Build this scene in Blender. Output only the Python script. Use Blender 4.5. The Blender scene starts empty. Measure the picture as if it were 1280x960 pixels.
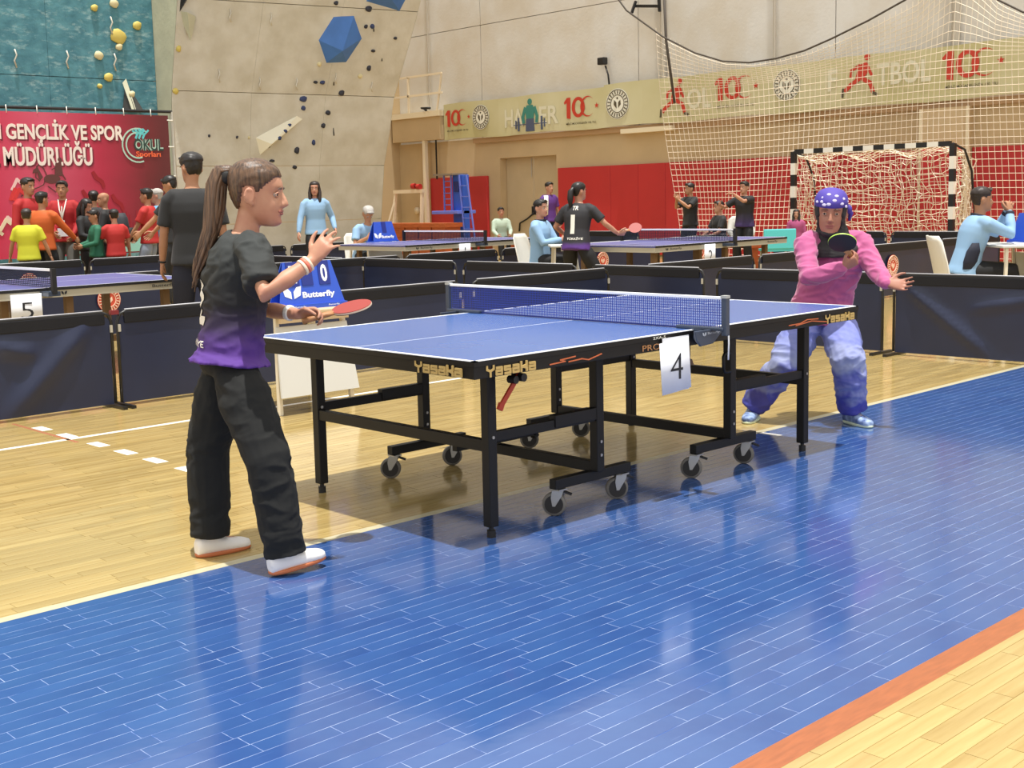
import bpy, bmesh, math, random
from mathutils import Vector, Matrix, noise
from mathutils.bvhtree import BVHTree
D = bpy.data
SC = bpy.context.scene
COL = SC.collection
rnd = random.Random(7)
TMP = D.scenes.new('workbench')          # small side scene where meshes are evaluated quickly; removed at the end
def evaluated_mesh(o):
    TMP.collection.objects.link(o); vl = TMP.view_layers[0]; vl.update()
    me = D.meshes.new_from_object(o.evaluated_get(vl.depsgraph)); TMP.collection.objects.unlink(o); return me

# ------------------------------------------------------------------ camera, light, exposure
cam_d = D.cameras.new('camera')
cam_d.sensor_fit = 'HORIZONTAL'
cam_d.sensor_width = 36.0
cam_d.lens = 36.0 * 1551.81 / 1280.0
cam_d.shift_x = (640 - 574.53) / 1280.0
cam_d.shift_y = (442.32 - 480) / 1280.0
cam_d.clip_end = 200
cam = D.objects.new('camera', cam_d)
COL.objects.link(cam)
R_ = Vector((0.74087063, -0.6711111, -0.02684403))
U_ = Vector((0.10269202, 0.07368789, 0.99198006))
F_ = Vector((0.66375075, 0.73768556, -0.12351095))
CAMPOS = Vector((-3.14221284, -3.41142743, 1.36877412))
m = Matrix((R_, U_, -F_)).transposed().to_4x4()
m.translation = CAMPOS
cam.matrix_world = m
SC.camera = cam

world = D.worlds.new('hall_light')
SC.world = world
world.use_nodes = True
bg = world.node_tree.nodes['Background']
bg.inputs[0].default_value = (1.0, 0.98, 0.94, 1)
bg.inputs[1].default_value = 1.2

sun_d = D.lights.new('roof_lights', 'SUN')
sun_d.energy = 4.9
sun_d.angle = math.radians(0.8)
sun_d.color = (1.0, 0.97, 0.91)
sun = D.objects.new('roof_lights', sun_d)
COL.objects.link(sun)
sun.location = (0, 0, 9)
sun.rotation_euler = Vector((0.07, 0.135, -1)).to_track_quat('-Z', 'Y').to_euler()

vs = SC.view_settings
SC.display_settings.display_device = 'sRGB'
vs.view_transform = 'Standard'
vs.look = 'None'
vs.exposure = 0.04
vs.gamma = 1.0
vs.use_curve_mapping = False

# ------------------------------------------------------------------ materials
def lin(c):
    return tuple(((x / 255) / 12.92 if x / 255 <= 0.04045 else ((x / 255 + 0.055) / 1.055) ** 2.4) for x in c) + (1.0,)

MATS = {}
def mat(name, rgb, rough=0.6, spec=0.5, metal=0.0, var=0.0, vscale=20.0, bump=0.0, bscale=60.0, stretch=(1, 1, 1), rgb2=None, sheen=0.0, coord='Object'):
    if name in MATS: return MATS[name]
    M = D.materials.new(name); M.use_nodes = True
    nt = M.node_tree; b = nt.nodes['Principled BSDF']
    b.inputs['Base Color'].default_value = lin(rgb)
    b.inputs['Roughness'].default_value = rough
    b.inputs['Metallic'].default_value = metal
    b.inputs['Specular IOR Level'].default_value = spec
    if sheen: b.inputs['Sheen Weight'].default_value = sheen
    if var or bump:
        tc = nt.nodes.new('ShaderNodeTexCoord'); mp = nt.nodes.new('ShaderNodeMapping')
        mp.inputs['Scale'].default_value = stretch
        nt.links.new(tc.outputs[coord], mp.inputs['Vector'])
        if var:
            nz = nt.nodes.new('ShaderNodeTexNoise'); nz.inputs['Scale'].default_value = vscale; nz.inputs['Detail'].default_value = 5
            nt.links.new(mp.outputs[0], nz.inputs['Vector'])
            mr = nt.nodes.new('ShaderNodeMapRange'); mr.inputs[1].default_value = 0.35; mr.inputs[2].default_value = 0.65
            nt.links.new(nz.outputs[0], mr.inputs[0])
            mx = nt.nodes.new('ShaderNodeMix'); mx.data_type = 'RGBA'
            c = lin(rgb); c2 = lin(rgb2) if rgb2 else tuple(x * (1 - var) for x in c[:3]) + (1,)
            mx.inputs['A'].default_value = c; mx.inputs['B'].default_value = c2
            nt.links.new(mr.outputs[0], mx.inputs['Factor']); nt.links.new(mx.outputs['Result'], b.inputs['Base Color'])
        if bump:
            nb = nt.nodes.new('ShaderNodeTexNoise'); nb.inputs['Scale'].default_value = bscale; nb.inputs['Detail'].default_value = 6
            nt.links.new(mp.outputs[0], nb.inputs['Vector'])
            bp = nt.nodes.new('ShaderNodeBump'); bp.inputs['Strength'].default_value = bump; bp.inputs['Distance'].default_value = 0.02
            nt.links.new(nb.outputs[0], bp.inputs['Height']); nt.links.new(bp.outputs[0], b.inputs['Normal'])
    MATS[name] = M
    return M

def grad_mat(name, stops, axis=2, rough=0.7, coord='Generated', noise_amt=0.0, sheen=0.0):
    """colour along an axis of the thing itself (a dyed or printed gradient)"""
    if name in MATS: return MATS[name]
    M = D.materials.new(name); M.use_nodes = True
    nt = M.node_tree; b = nt.nodes['Principled BSDF']; b.inputs['Roughness'].default_value = rough
    if sheen: b.inputs['Sheen Weight'].default_value = sheen
    tc = nt.nodes.new('ShaderNodeTexCoord'); sp = nt.nodes.new('ShaderNodeSeparateXYZ')
    nt.links.new(tc.outputs[coord], sp.inputs[0])
    src = sp.outputs[axis]
    if noise_amt:
        nz = nt.nodes.new('ShaderNodeTexNoise'); nz.inputs['Scale'].default_value = 7
        nt.links.new(tc.outputs[coord], nz.inputs['Vector'])
        ma = nt.nodes.new('ShaderNodeMath'); ma.operation = 'MULTIPLY_ADD'; ma.inputs[1].default_value = noise_amt
        nt.links.new(nz.outputs[0], ma.inputs[0]); nt.links.new(src, ma.inputs[2]); src = ma.outputs[0]
    r = nt.nodes.new('ShaderNodeValToRGB'); nt.links.new(src, r.inputs[0])
    e = r.color_ramp.elements
    e[0].position, e[0].color = stops[0][0], lin(stops[0][1])
    e[1].position, e[1].color = stops[-1][0], lin(stops[-1][1])
    for p, c in stops[1:-1]:
        k = e.new(p); k.color = lin(c)
    nt.links.new(r.outputs[0], b.inputs['Base Color'])
    MATS[name] = M
    return M

def tone_var(M, attr, lo=0.82, hi=1.12, rand=False):
    """multiply base colour by a per-piece tone"""
    nt = M.node_tree; b = nt.nodes['Principled BSDF']; bc = b.inputs['Base Color']
    mx = nt.nodes.new('ShaderNodeMix'); mx.data_type = 'RGBA'; mx.blend_type = 'MULTIPLY'; mx.inputs['Factor'].default_value = 1
    if bc.links: nt.links.new(bc.links[0].from_socket, mx.inputs['A'])
    else: mx.inputs['A'].default_value = bc.default_value
    if rand:
        s = nt.nodes.new('ShaderNodeObjectInfo').outputs['Random']
    else:
        a = nt.nodes.new('ShaderNodeAttribute'); a.attribute_name = attr; s = a.outputs['Fac']
    mr = nt.nodes.new('ShaderNodeMapRange'); mr.inputs[3].default_value = lo; mr.inputs[4].default_value = hi
    nt.links.new(s, mr.inputs[0])
    cb = nt.nodes.new('ShaderNodeCombineColor')
    for i in range(3): nt.links.new(mr.outputs[0], cb.inputs[i])
    nt.links.new(cb.outputs[0], mx.inputs['B']); nt.links.new(mx.outputs['Result'], bc)

# ------------------------------------------------------------------ objects
def link(o, parent=None):
    COL.objects.link(o)
    if parent is not None: o.parent = parent
    return o
def thing(name, label, cat, loc=(0, 0, 0), yaw=0.0, group=None):
    o = D.objects.new(name, None); o.empty_display_size = 0.1
    COL.objects.link(o); o.location = loc; o.rotation_euler = (0, 0, yaw)
    return tag(o, label, cat, group)
def tag(o, label, cat, group=None):
    o['label'] = label; o['category'] = cat
    if group: o['group'] = group
    return o
def struct(o):
    o['kind'] = 'structure'; return o
def dup(root, loc, yaw, label, group=None):
    r = root.copy(); COL.objects.link(r); r.location = loc; r.rotation_euler = (0, 0, yaw)
    r['label'] = label
    if group: r['group'] = group
    for ch in list(root.children):
        c = ch.copy(); COL.objects.link(c); c.parent = r
        for g in ch.children:
            d = g.copy(); COL.objects.link(d); d.parent = c
    return r

def basis(axis):
    a = Vector(axis).normalized()
    u = a.cross(Vector((0, 0, 1)))
    if u.length < 1e-3: u = Vector((1, 0, 0))
    u.normalize(); return u, a.cross(u).normalized()

class MB:
    """collects closed shapes into one mesh"""
    def __init__(s): s.v = []; s.f = []; s.mi = []; s.cur = 0; s.sm = []; s.np = 0
    def mark(s, i): s.cur = i; return s
    def add(s, vs, fs, smooth=False):
        o = len(s.v); s.v += [tuple(x) for x in vs]
        for f in fs: s.f.append([o + i for i in f]); s.mi.append(s.cur); s.sm.append(smooth)
    def box(s, lo, hi):
        (a, b, c), (d, e, f) = lo, hi
        s.add([(a, b, c), (d, b, c), (d, e, c), (a, e, c), (a, b, f), (d, b, f), (d, e, f), (a, e, f)],
              [(0, 3, 2, 1), (4, 5, 6, 7), (0, 1, 5, 4), (1, 2, 6, 5), (2, 3, 7, 6), (3, 0, 4, 7)]); return s
    def cbox(s, c, size):
        return s.box([c[i] - size[i] / 2 for i in range(3)], [c[i] + size[i] / 2 for i in range(3)])
    def bar(s, p, q, w, h=None, up=(0, 0, 1)):
        """rectangular bar from p to q, width w, height h"""
        p, q = Vector(p), Vector(q); h = h or w; d = (q - p).normalized(); up = Vector(up)
        if abs(d.dot(up)) > .99: up = Vector((0, 1, 0))
        x = d.cross(up).normalized(); y = x.cross(d).normalized()
        vs = [b + x * sx * w / 2 + y * sy * h / 2 for b in (p, q) for sx, sy in ((-1, -1), (1, -1), (1, 1), (-1, 1))]
        s.add(vs, [(0, 1, 2, 3), (7, 6, 5, 4), (0, 4, 5, 1), (1, 5, 6, 2), (2, 6, 7, 3), (3, 7, 4, 0)]); return s
    def loft(s, secs, n=16, ex=2.0, cap=True, smooth=True):
        """secs: (centre, axis_a, axis_b, ra, rb)"""
        rows = []
        for c, a, b, ra, rb in secs:
            c = Vector(c); row = []
            for i in range(n):
                t = 2 * math.pi * i / n; ct, st = math.cos(t), math.sin(t)
                ct = math.copysign(abs(ct) ** (2 / ex), ct); st = math.copysign(abs(st) ** (2 / ex), st)
                row.append(c + Vector(a) * (ra * ct) + Vector(b) * (rb * st))
            rows.append(row)
        vs = [p for r in rows for p in r]; fs = []
        for k in range(len(rows) - 1):
            for i in range(n):
                j = (i + 1) % n
                fs.append((k * n + i, k * n + j, (k + 1) * n + j, (k + 1) * n + i))
        if cap:
            fs.append(tuple(reversed(range(n)))); L = (len(rows) - 1) * n
            fs.append(tuple(range(L, L + n)))
        s.add(vs, fs, smooth); return s
    def tube(s, pts, rad, n=10, round_ends=False, flat=1.0):
        pts = [Vector(p) for p in pts]
        if not isinstance(rad, (list, tuple)): rad = [rad] * len(pts)
        rad = list(rad)
        tan = []
        for i in range(len(pts)):
            a = pts[max(i - 1, 0)]; b = pts[min(i + 1, len(pts) - 1)]; tan.append((b - a).normalized())
        u, w = basis(tan[0]); secs = []; prev = tan[0]
        for i, p in enumerate(pts):
            q = prev.rotation_difference(tan[i]); u = q @ u; u = (u - tan[i] * u.dot(tan[i])).normalized(); w = tan[i].cross(u); prev = tan[i]
            if round_ends and i == 0:
                for k in (0.3, 0.75): secs.append((p - tan[0] * rad[0] * math.cos(math.asin(k)) * .95, u.copy(), w.copy(), rad[0] * k, rad[0] * k * flat))
            secs.append((p, u.copy(), w.copy(), rad[i], rad[i] * flat))
            if round_ends and i == len(pts) - 1:
                for k in (0.75, 0.3): secs.append((p + tan[i] * rad[i] * math.cos(math.asin(k)) * .95, u.copy(), w.copy(), rad[i] * k, rad[i] * k * flat))
        return s.loft(secs, n)
    def ball(s, c, r, n=12, m=8, ax=None):
        """ellipsoid, r = radius or three radii; ax = optional 3 axes"""
        if not isinstance(r, (tuple, list)): r = (r, r, r)
        ax = [Vector(a) for a in ax] if ax else [Vector((1, 0, 0)), Vector((0, 1, 0)), Vector((0, 0, 1))]
        c = Vector(c)
        secs = []
        for k in range(m + 1):
            t = -math.pi / 2 + math.pi * (k + .0) / m; t = max(-1.45, min(1.45, t))
            secs.append((c + ax[2] * (r[2] * math.sin(t)), ax[0], ax[1], r[0] * math.cos(t), r[1] * math.cos(t)))
        return s.loft(secs, n)
    def cyl(s, p, q, r, n=16, r2=None):
        p, q = Vector(p), Vector(q); u, w = basis(q - p)
        o = len(s.v); r2 = r if r2 is None else r2
        s.loft([(p, u, w, r, r), (q, u, w, r2, r2)], n, smooth=False); return s
    def prism(s, poly, origin, ax, ay, depth):
        """polygon (2-D points) in plane origin+ax,ay extruded along ax x ay"""
        if 0 < depth < .0065: depth += .00022 * (s.np % 40); s.np += 1      # overlapping flat pieces never share a plane
        o = Vector(origin); ax = Vector(ax); ay = Vector(ay); nn = ax.cross(ay).normalized() * depth
        A = [o + ax * x + ay * y for x, y in poly]; n = len(A)
        s.add(A + [a + nn for a in A], [tuple(reversed(range(n))), tuple(range(n, 2 * n))] + [(i, (i + 1) % n, n + (i + 1) % n, n + i) for i in range(n)]); return s
    def mesh(s, name, mats=None, smooth=None):
        me = D.meshes.new(name); me.from_pydata(s.v, [], s.f)
        if mats:
            for mm in mats: me.materials.append(mm)
        me.polygons.foreach_set('material_index', [min(i, max(0, len(me.materials) - 1)) for i in s.mi])
        me.polygons.foreach_set('use_smooth', [(smooth if smooth is not None else x) for x in s.sm])
        me.update(); return me
    def build(s, name, mats, parent=None, smooth=None, bevel=0.0):
        if not isinstance(mats, (list, tuple)): mats = [mats]
        o = D.objects.new(name, s.mesh(name, mats, smooth)); link(o, parent)
        if bevel:
            b = o.modifiers.new('bevel', 'BEVEL'); b.width = bevel; b.segments = 2; b.limit_method = 'ANGLE'
        return o

def obj(name, me, parent=None, M=None):
    o = D.objects.new(name, me); link(o, parent)
    if M is not None: o.matrix_basis = M
    return o

def remesh(mb, voxel, smooth=4, factor=0.5, name='body'):
    me = mb.mesh('tmp'); o = D.objects.new('tmp', me)
    r = o.modifiers.new('r', 'REMESH'); r.mode = 'VOXEL'; r.voxel_size = voxel; r.use_smooth_shade = True
    if smooth:
        sm = o.modifiers.new('s', 'SMOOTH'); sm.factor = factor; sm.iterations = smooth
    out = evaluated_mesh(o); out.name = name
    D.objects.remove(o); D.meshes.remove(me)
    out.polygons.foreach_set('use_smooth', [True] * len(out.polygons))
    return out

def join_raw(me, mb):
    """append a raw collection to a mesh (used for separate fingers)"""
    bm = bmesh.new(); bm.from_mesh(me)
    vs = [bm.verts.new(v) for v in mb.v]
    for f in mb.f:
        try: bm.faces.new([vs[i] for i in f]).smooth = True
        except ValueError: pass
    bm.to_mesh(me); bm.free(); me.update(); return me

def wrinkle(me, amp, scale, stretch=(1, 1, 1), seed=0.0):
    """cloth folds: ridged noise along the normals"""
    n = len(me.vertices); co = [0.0] * (3 * n); no = [0.0] * (3 * n)
    me.vertices.foreach_get('co', co); me.vertex_normals.foreach_get('vector', no)
    for i in range(0, 3 * n, 3):
        p = Vector((co[i] * stretch[0] * scale + seed, co[i + 1] * stretch[1] * scale + seed, co[i + 2] * stretch[2] * scale + seed))
        q = p + noise.noise_vector(p * .45) * 1.1
        d = amp * (.8 - 2.4 * abs(noise.noise(q)) - .5 * abs(noise.noise(q * 2.3)))
        for k in range(3): co[i + k] += no[i + k] * d
    me.vertices.foreach_set('co', co); me.update()

# lettering: a text as mesh fitted into a rectangle (origin lower left, xdir, ydir)
def text(s, origin, xdir, ydir, w, h, M, parent=None, name='lettering', off=0.0, ext=0.0006, project=None):
    cu = D.curves.new('t', 'FONT'); cu.body = s; cu.size = 1; cu.offset = off; cu.resolution_u = 3
    if not project: cu.extrude = 0.02
    o = D.objects.new('t', cu)
    me = evaluated_mesh(o); D.objects.remove(o); D.curves.remove(cu)
    xs = [v.co.x for v in me.vertices]; ys = [v.co.y for v in me.vertices]
    x0, x1, y0, y1 = min(xs), max(xs), min(ys), max(ys)
    X = Vector(xdir).normalized(); Y = Vector(ydir).normalized(); N = X.cross(Y).normalized(); O = Vector(origin)
    if project:
        bm = bmesh.new(); bm.from_mesh(me)
        bmesh.ops.triangulate(bm, faces=bm.faces[:])
        bmesh.ops.subdivide_edges(bm, edges=[e for e in bm.edges if e.calc_length() > .12], cuts=2)
        bm.to_mesh(me); bm.free()
    for v in me.vertices:
        u = (v.co.x - x0) / (x1 - x0) * w; k = (v.co.y - y0) / (y1 - y0) * h
        p = O + X * u + Y * k + N * (ext if v.co.z > 0 else 0)
        if project:
            hit = project.ray_cast(p + N * .3, -N)
            if hit[0] is not None: p = hit[0] + N * .004
        v.co = p
    me.materials.clear(); me.materials.append(M); me.name = name; me.update()
    return obj(name, me, parent)

def disc_poly(cx, cy, r, n=24, a0=0, a1=2 * math.pi):
    return [(cx + r * math.cos(a0 + (a1 - a0) * i / n), cy + r * math.sin(a0 + (a1 - a0) * i / n)) for i in range(n if a1 - a0 > 6.2 else n + 1)]
def ring(mb, cx, cy, r0, r1, O, X, Y, d, n=28):
    for i in range(n):
        a, b = 2 * math.pi * i / n, 2 * math.pi * (i + 1) / n
        mb.prism([(cx + r0 * math.cos(a), cy + r0 * math.sin(a)), (cx + r1 * math.cos(a), cy + r1 * math.sin(a)), (cx + r1 * math.cos(b), cy + r1 * math.sin(b)), (cx + r0 * math.cos(b), cy + r0 * math.sin(b))], O, X, Y, d)
def stroke(mb, pts, w, O, X, Y, d):
    for (x0, y0), (x1, y1) in zip(pts, pts[1:]):
        L = math.hypot(x1 - x0, y1 - y0) or 1e-6; nx, ny = -(y1 - y0) / L * w / 2, (x1 - x0) / L * w / 2
        ex, ey = (x1 - x0) / L * w * .3, (y1 - y0) / L * w * .3
        mb.prism([(x0 - ex + nx, y0 - ey + ny), (x0 - ex - nx, y0 - ey - ny), (x1 + ex - nx, y1 + ey - ny), (x1 + ex + nx, y1 + ey + ny)], O, X, Y, d)

def emblem(parent, O, X, Y, r, ink, paper, name='emblem'):
    """round badge: ring of lettering marks round a small pair of leaf shapes"""
    mb = MB(); mb.mark(0).prism(disc_poly(0, 0, r, 32), O, X, Y, .002)
    mb.mark(1)
    ring(mb, 0, 0, r * .55, r * .6, O, X, Y, .0035); ring(mb, 0, 0, r * .9, r * .95, O, X, Y, .0035)
    for i in range(22):
        a = 2 * math.pi * i / 22 + .1
        c, s = math.cos(a), math.sin(a)
        stroke(mb, [(r * .66 * c, r * .66 * s), (r * .84 * c, r * .84 * s)], r * .07, O, X, Y, .0035)
    for sx in (-1, 1):
        mb.prism([(sx * r * .06, -r * .3), (sx * r * .3, -r * .05), (sx * r * .26, r * .25), (sx * r * .08, r * .1)][::sx], O, X, Y, .0035)
    mb.prism(disc_poly(0, r * .36, r * .08, 10), O, X, Y, .0035)
    return mb.build(name, [paper, ink], parent)
# ------------------------------------------------------------------ floor
def wood_mat(name, rand):
    M = mat(name, (180, 158, 104), rough=0.12, spec=0.5, var=.3, vscale=6, stretch=(.35, 5, 5), rgb2=(163, 138, 84), bump=.012, bscale=25)
    tone_var(M, 'tone', .88, 1.08, rand); return M
def blue_mat(name, rand):
    M = mat(name, (52, 84, 138), rough=0.115, spec=0.55, var=.2, vscale=4, rgb2=(46, 75, 130), bump=.012, bscale=22)
    nt = M.node_tree; b = nt.nodes['Principled BSDF']; bc = b.inputs['Base Color']; src = bc.links[0].from_socket
    tc = nt.nodes.new('ShaderNodeTexCoord')
    geo = nt.nodes.new('ShaderNodeNewGeometry')
    mp = nt.nodes.new('ShaderNodeMapping'); mp.inputs['Scale'].default_value = (6, 30, 1)
    nt.links.new(geo.outputs['Position'], mp.inputs[0])
    nz = nt.nodes.new('ShaderNodeTexNoise'); nz.inputs['Scale'].default_value = 1.6; nz.inputs['Detail'].default_value = 8; nz.inputs['Roughness'].default_value = .75
    nt.links.new(mp.outputs[0], nz.inputs['Vector'])
    mr = nt.nodes.new('ShaderNodeMapRange'); mr.inputs[1].default_value = .66; mr.inputs[2].default_value = .76; mr.inputs[4].default_value = .75
    nt.links.new(nz.outputs[0], mr.inputs[0])
    # long thin scratches
    mp2 = nt.nodes.new('ShaderNodeMapping'); mp2.inputs['Rotation'].default_value = (0, 0, .5); mp2.inputs['Scale'].default_value = (3, 110, 1)
    nt.links.new(geo.outputs['Position'], mp2.inputs[0])
    n2 = nt.nodes.new('ShaderNodeTexNoise'); n2.inputs['Scale'].default_value = 1.2; n2.inputs['Detail'].default_value = 2
    nt.links.new(mp2.outputs[0], n2.inputs['Vector'])
    m2 = nt.nodes.new('ShaderNodeMapRange'); m2.inputs[1].default_value = .72; m2.inputs[2].default_value = .78; m2.inputs[4].default_value = .5
    nt.links.new(n2.outputs[0], m2.inputs[0])
    ad = nt.nodes.new('ShaderNodeMath'); ad.operation = 'MAXIMUM'; nt.links.new(mr.outputs[0], ad.inputs[0]); nt.links.new(m2.outputs[0], ad.inputs[1])
    mx = nt.nodes.new('ShaderNodeMix'); mx.data_type = 'RGBA'; mx.inputs['B'].default_value = lin((120, 145, 195))
    nt.links.new(src, mx.inputs['A']); nt.links.new(ad.outputs[0], mx.inputs['Factor']); nt.links.new(mx.outputs['Result'], bc)
    tone_var(M, 'tone', .95, 1.05, rand); return M
M_wood_o = wood_mat('varnished_wood_piece', True); M_wood_s = wood_mat('varnished_wood_strip', False)
M_blue_o = blue_mat('blue_paint_piece', True); M_blue_s = blue_mat('blue_paint_strip', False)
M_floor = mat('varnished_wood_floor', (176, 153, 99), rough=0.16, var=.3, vscale=5, stretch=(.35, 6, 6), rgb2=(158, 134, 82))
ZF = -0.0012
fl = MB(); fl.box((-14, -14, ZF - .1), (24, 24, ZF))
floor = struct(fl.build('floor', M_floor))
Y_B0, Y_B1 = -1.725, 0.63
jf = MB(); jf.box((-4.5, Y_B0, ZF), (14, Y_B1, -.00025))
jf.build('joint_filler', mat('worn_joint', (172, 186, 214), rough=.5, var=1, vscale=14, rgb2=(48, 86, 158), stretch=(.7, 2, 1)), floor)
pw = (Y_B1 - Y_B0) / 40; gap = .0021
cands = []
for k in range(-26, 116):
    y0 = Y_B0 + k * pw
    blue = 0 <= k < 40
    x = -4.4 + rnd.uniform(0, .5)
    xe = 11.8 if k < 50 else 8
    while x < xe:
        L = rnd.choice((.3, .4, .45, .5, .5, .55)); cx_, cy_ = x + L / 2, y0 + pw / 2
        d = Vector((cx_, cy_, 0)) - CAMPOS; z = d.dot(F_)
        u = 574.5 + 1551.8 * d.dot(R_) / max(z, .1); v = 442.3 - 1551.8 * d.dot(U_) / max(z, .1)
        vis = z > .5 and -20 < u < 1300 and v < 985
        cands.append((0 if vis else 1, z, x, L, y0, blue)); x += L
cands.sort(key=lambda c: (c[0], c[1]))
pm = {}
stuff = {True: ([], [], []), False: ([], [], [])}
def plank_mesh(L, blue):
    key = (round(L, 3), blue)
    if key not in pm:
        mb = MB(); mb.box((gap / 2, gap / 2, -.012), (L - gap / 2, pw - gap / 2, 0)); mb.f.pop(0); mb.mi.pop(0); mb.sm.pop(0)
        pm[key] = mb.mesh('floor_strip', [M_blue_o if blue else M_wood_o])
    return pm[key]
n_ind = {True: 0, False: 0}
for i, (nv, z, x, L, y0, blue) in enumerate(cands):
    if nv == 0 and i < 300:
        o = D.objects.new('floor_strip', plank_mesh(L, blue)); COL.objects.link(o); o.parent = floor; o.location = (x, y0, 0)
    else:
        V, Fc, T = stuff[blue]; o = len(V)
        a, b, c, d = x + gap / 2, y0 + gap / 2, x + L - gap / 2, y0 + pw - gap / 2
        V += [(a, b, 0), (c, b, 0), (c, d, 0), (a, d, 0), (a, b, -.01), (c, b, -.01), (c, d, -.01), (a, d, -.01)]
        Fc += [(o, o + 1, o + 2, o + 3), (o, o + 4, o + 5, o + 1), (o + 1, o + 5, o + 6, o + 2), (o + 2, o + 6, o + 7, o + 3), (o + 3, o + 7, o + 4, o)]
        T += [rnd.random()] * 8
for blue in (True, False):
    V, Fc, T = stuff[blue]; me = D.meshes.new('floor_strips'); me.from_pydata(V, [], Fc)
    at = me.attributes.new('tone', 'FLOAT', 'POINT'); at.data.foreach_set('value', T)
    me.materials.append(M_blue_s if blue else M_wood_s)
    o = obj('floor_strips', me, floor); o['kind'] = 'stuff'
# painted court lines
M_line = mat('cream_line_paint', (196, 188, 156), rough=.25, var=.12, vscale=30)
M_white_line = mat('white_line_paint', (244, 240, 230), rough=.3)
M_orange = mat('orange_line_paint', (160, 92, 54), rough=.3, var=.2, vscale=12, stretch=(1, 6, 1))
M_redline = mat('faded_red_line_paint', (168, 110, 80), rough=.3)
def line(x0, y0, x1, y1, M):
    mb = MB(); mb.box((min(x0, x1), min(y0, y1), -.0002), (max(x0, x1), max(y0, y1), .0004)); mb.build('court_line', M, floor)
line(-4.4, .63, 11.8, .678, M_line)
line(-4.4, -1.81, 11.8, -1.725, M_orange)
line(-4.4, 3.615, 8, 3.66, M_white_line)
line(2.77, .50, 2.81, .64, M_white_line)
for yy in (4.12, 3.76, 3.34, 3.0, 2.66, 2.31): line(.03, yy - .085, .10, yy + .085, M_white_line)
line(.0, 3.5, .025, 4.45, M_redline)

# ------------------------------------------------------------------ walls
M_plaster = mat('beige_plaster', (196, 172, 134), rough=.85, var=.1, vscale=1.2, bump=.05, bscale=30)
M_concrete = mat('pale_concrete', (212, 209, 203), rough=.9, var=.16, vscale=1.1, rgb2=(202, 194, 180), bump=.15, bscale=18)
M_cream = mat('cream_paint', (222, 208, 178), rough=.6)
M_ledge = mat('brown_ledge', (176, 142, 104), rough=.6)
M_pipe = mat('grey_conduit', (176, 168, 154), rough=.5)
M_black = mat('matt_black', (24, 23, 24), rough=.5)
XW = 18.3
mb = MB()
mb.box((XW, -14, 0), (XW + .3, 16.85, 2.85)); mb.box((XW, 18.75, 0), (XW + .3, 24, 2.85)); mb.box((XW, 16.85, 2.34), (XW + .3, 18.75, 2.85))
wall_back = struct(mb.build('wall_back', M_plaster))
mb = MB()
edges = [-14, -3, 1.2, 5.0, 9.6, 14.4, 19.4, 24]
for a, b in zip(edges, edges[1:]):
    mb.box((XW + .06, a + .01, 2.85), (XW + .3, b - .01, 5.6)); mb.box((XW + .06, a + .01, 5.615), (XW + .3, b - .01, 10.5))
mb.build('concrete_panel', M_concrete, wall_back)
mb = MB(); mb.box((XW - .10, -14, 2.74), (XW + .1, 19.6, 2.86)); mb.build('ledge', M_ledge, wall_back)
mb = MB(); mb.box((XW - .22, 13.3, 2.70), (XW, 14.7, 2.80)); mb.build('white_rail', M_cream, wall_back)
mb = MB(); mb.box((XW - .18, 6.85, 0), (XW, 7.75, 2.74)); pil = mb.build('pilaster', M_plaster, wall_back)
for y in (6.87, 7.73):
    mb = MB(); mb.box((XW - .2, y - .025, 0), (XW - .17, y + .025, 2.74)); mb.build('pilaster_edge', M_cream, pil)
for y, r in ((13.66, .06), (10.9, .03), (7.2, .07), (21.3, .02)):
    mb = MB(); mb.cyl((XW - .02, y, 2.9), (XW - .02, y, 10), r, 10); mb.build('conduit', M_pipe, wall_back)
# red padding on the lower wall
M_pad = mat('red_vinyl_padding', (186, 44, 46), rough=.5, var=.08, vscale=2, bump=.03, bscale=5)
for a, b in ((15.15, 16.76), (14.35, 15.15), (13.6, 14.35), (12.2, 13.6), (10.8, 12.2), (9.4, 10.8), (7.76, 9.4), (5.4, 6.84), (4.0, 5.4), (2.6, 4.0)):
    mb = MB(); mb.box((XW - .06, a + .002, .05), (XW, b - .002, 2.03)); mb.build('wall_pad', M_pad, wall_back, bevel=.01)
mb = MB(); mb.box((XW - .24, 6.95, .05), (XW - .18, 7.7, 2.03)); mb.build('wall_pad', M_pad, wall_back, bevel=.02)
# gate: a recessed double door
M_door = mat('beige_door', (190, 170, 136), rough=.6, var=.06, vscale=3)
door = thing('door_1', 'beige double door recessed in back wall beside red padding', 'door', (XW + .2, 17.8, 0))
del door['category']; struct(door)
for y0, y1 in ((-.93, -.02), (.02, .93)):
    mb = MB(); mb.box((0, y0, 0), (.06, y1, 2.345)); l = mb.build('door_leaf', M_door, door, bevel=.01)
mb = MB(); mb.box((-.03, -.06, .95), (0, .06, 1.15)); mb.build('lock_case', M_black, door)
mb = MB(); mb.cyl((-.02, .05, 2.3), (-.02, .05, 1.85), .012); mb.build('door_bolt', M_pipe, door)
mb = MB(); mb.tube([(-.03, -.02, 1.0), (-.05, .2, .85), (-.05, .45, .75), (-.03, .5, .55)], .02); mb.build('chain', M_black, door)
# left hall wall behind the climbing wall
mb = MB(); mb.box((-14, 22.6, 0), (XW + .3, 22.9, 10.5)); wall_left = struct(mb.build('wall_left', M_plaster))
# far return wall and dark recess beside the balcony

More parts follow.
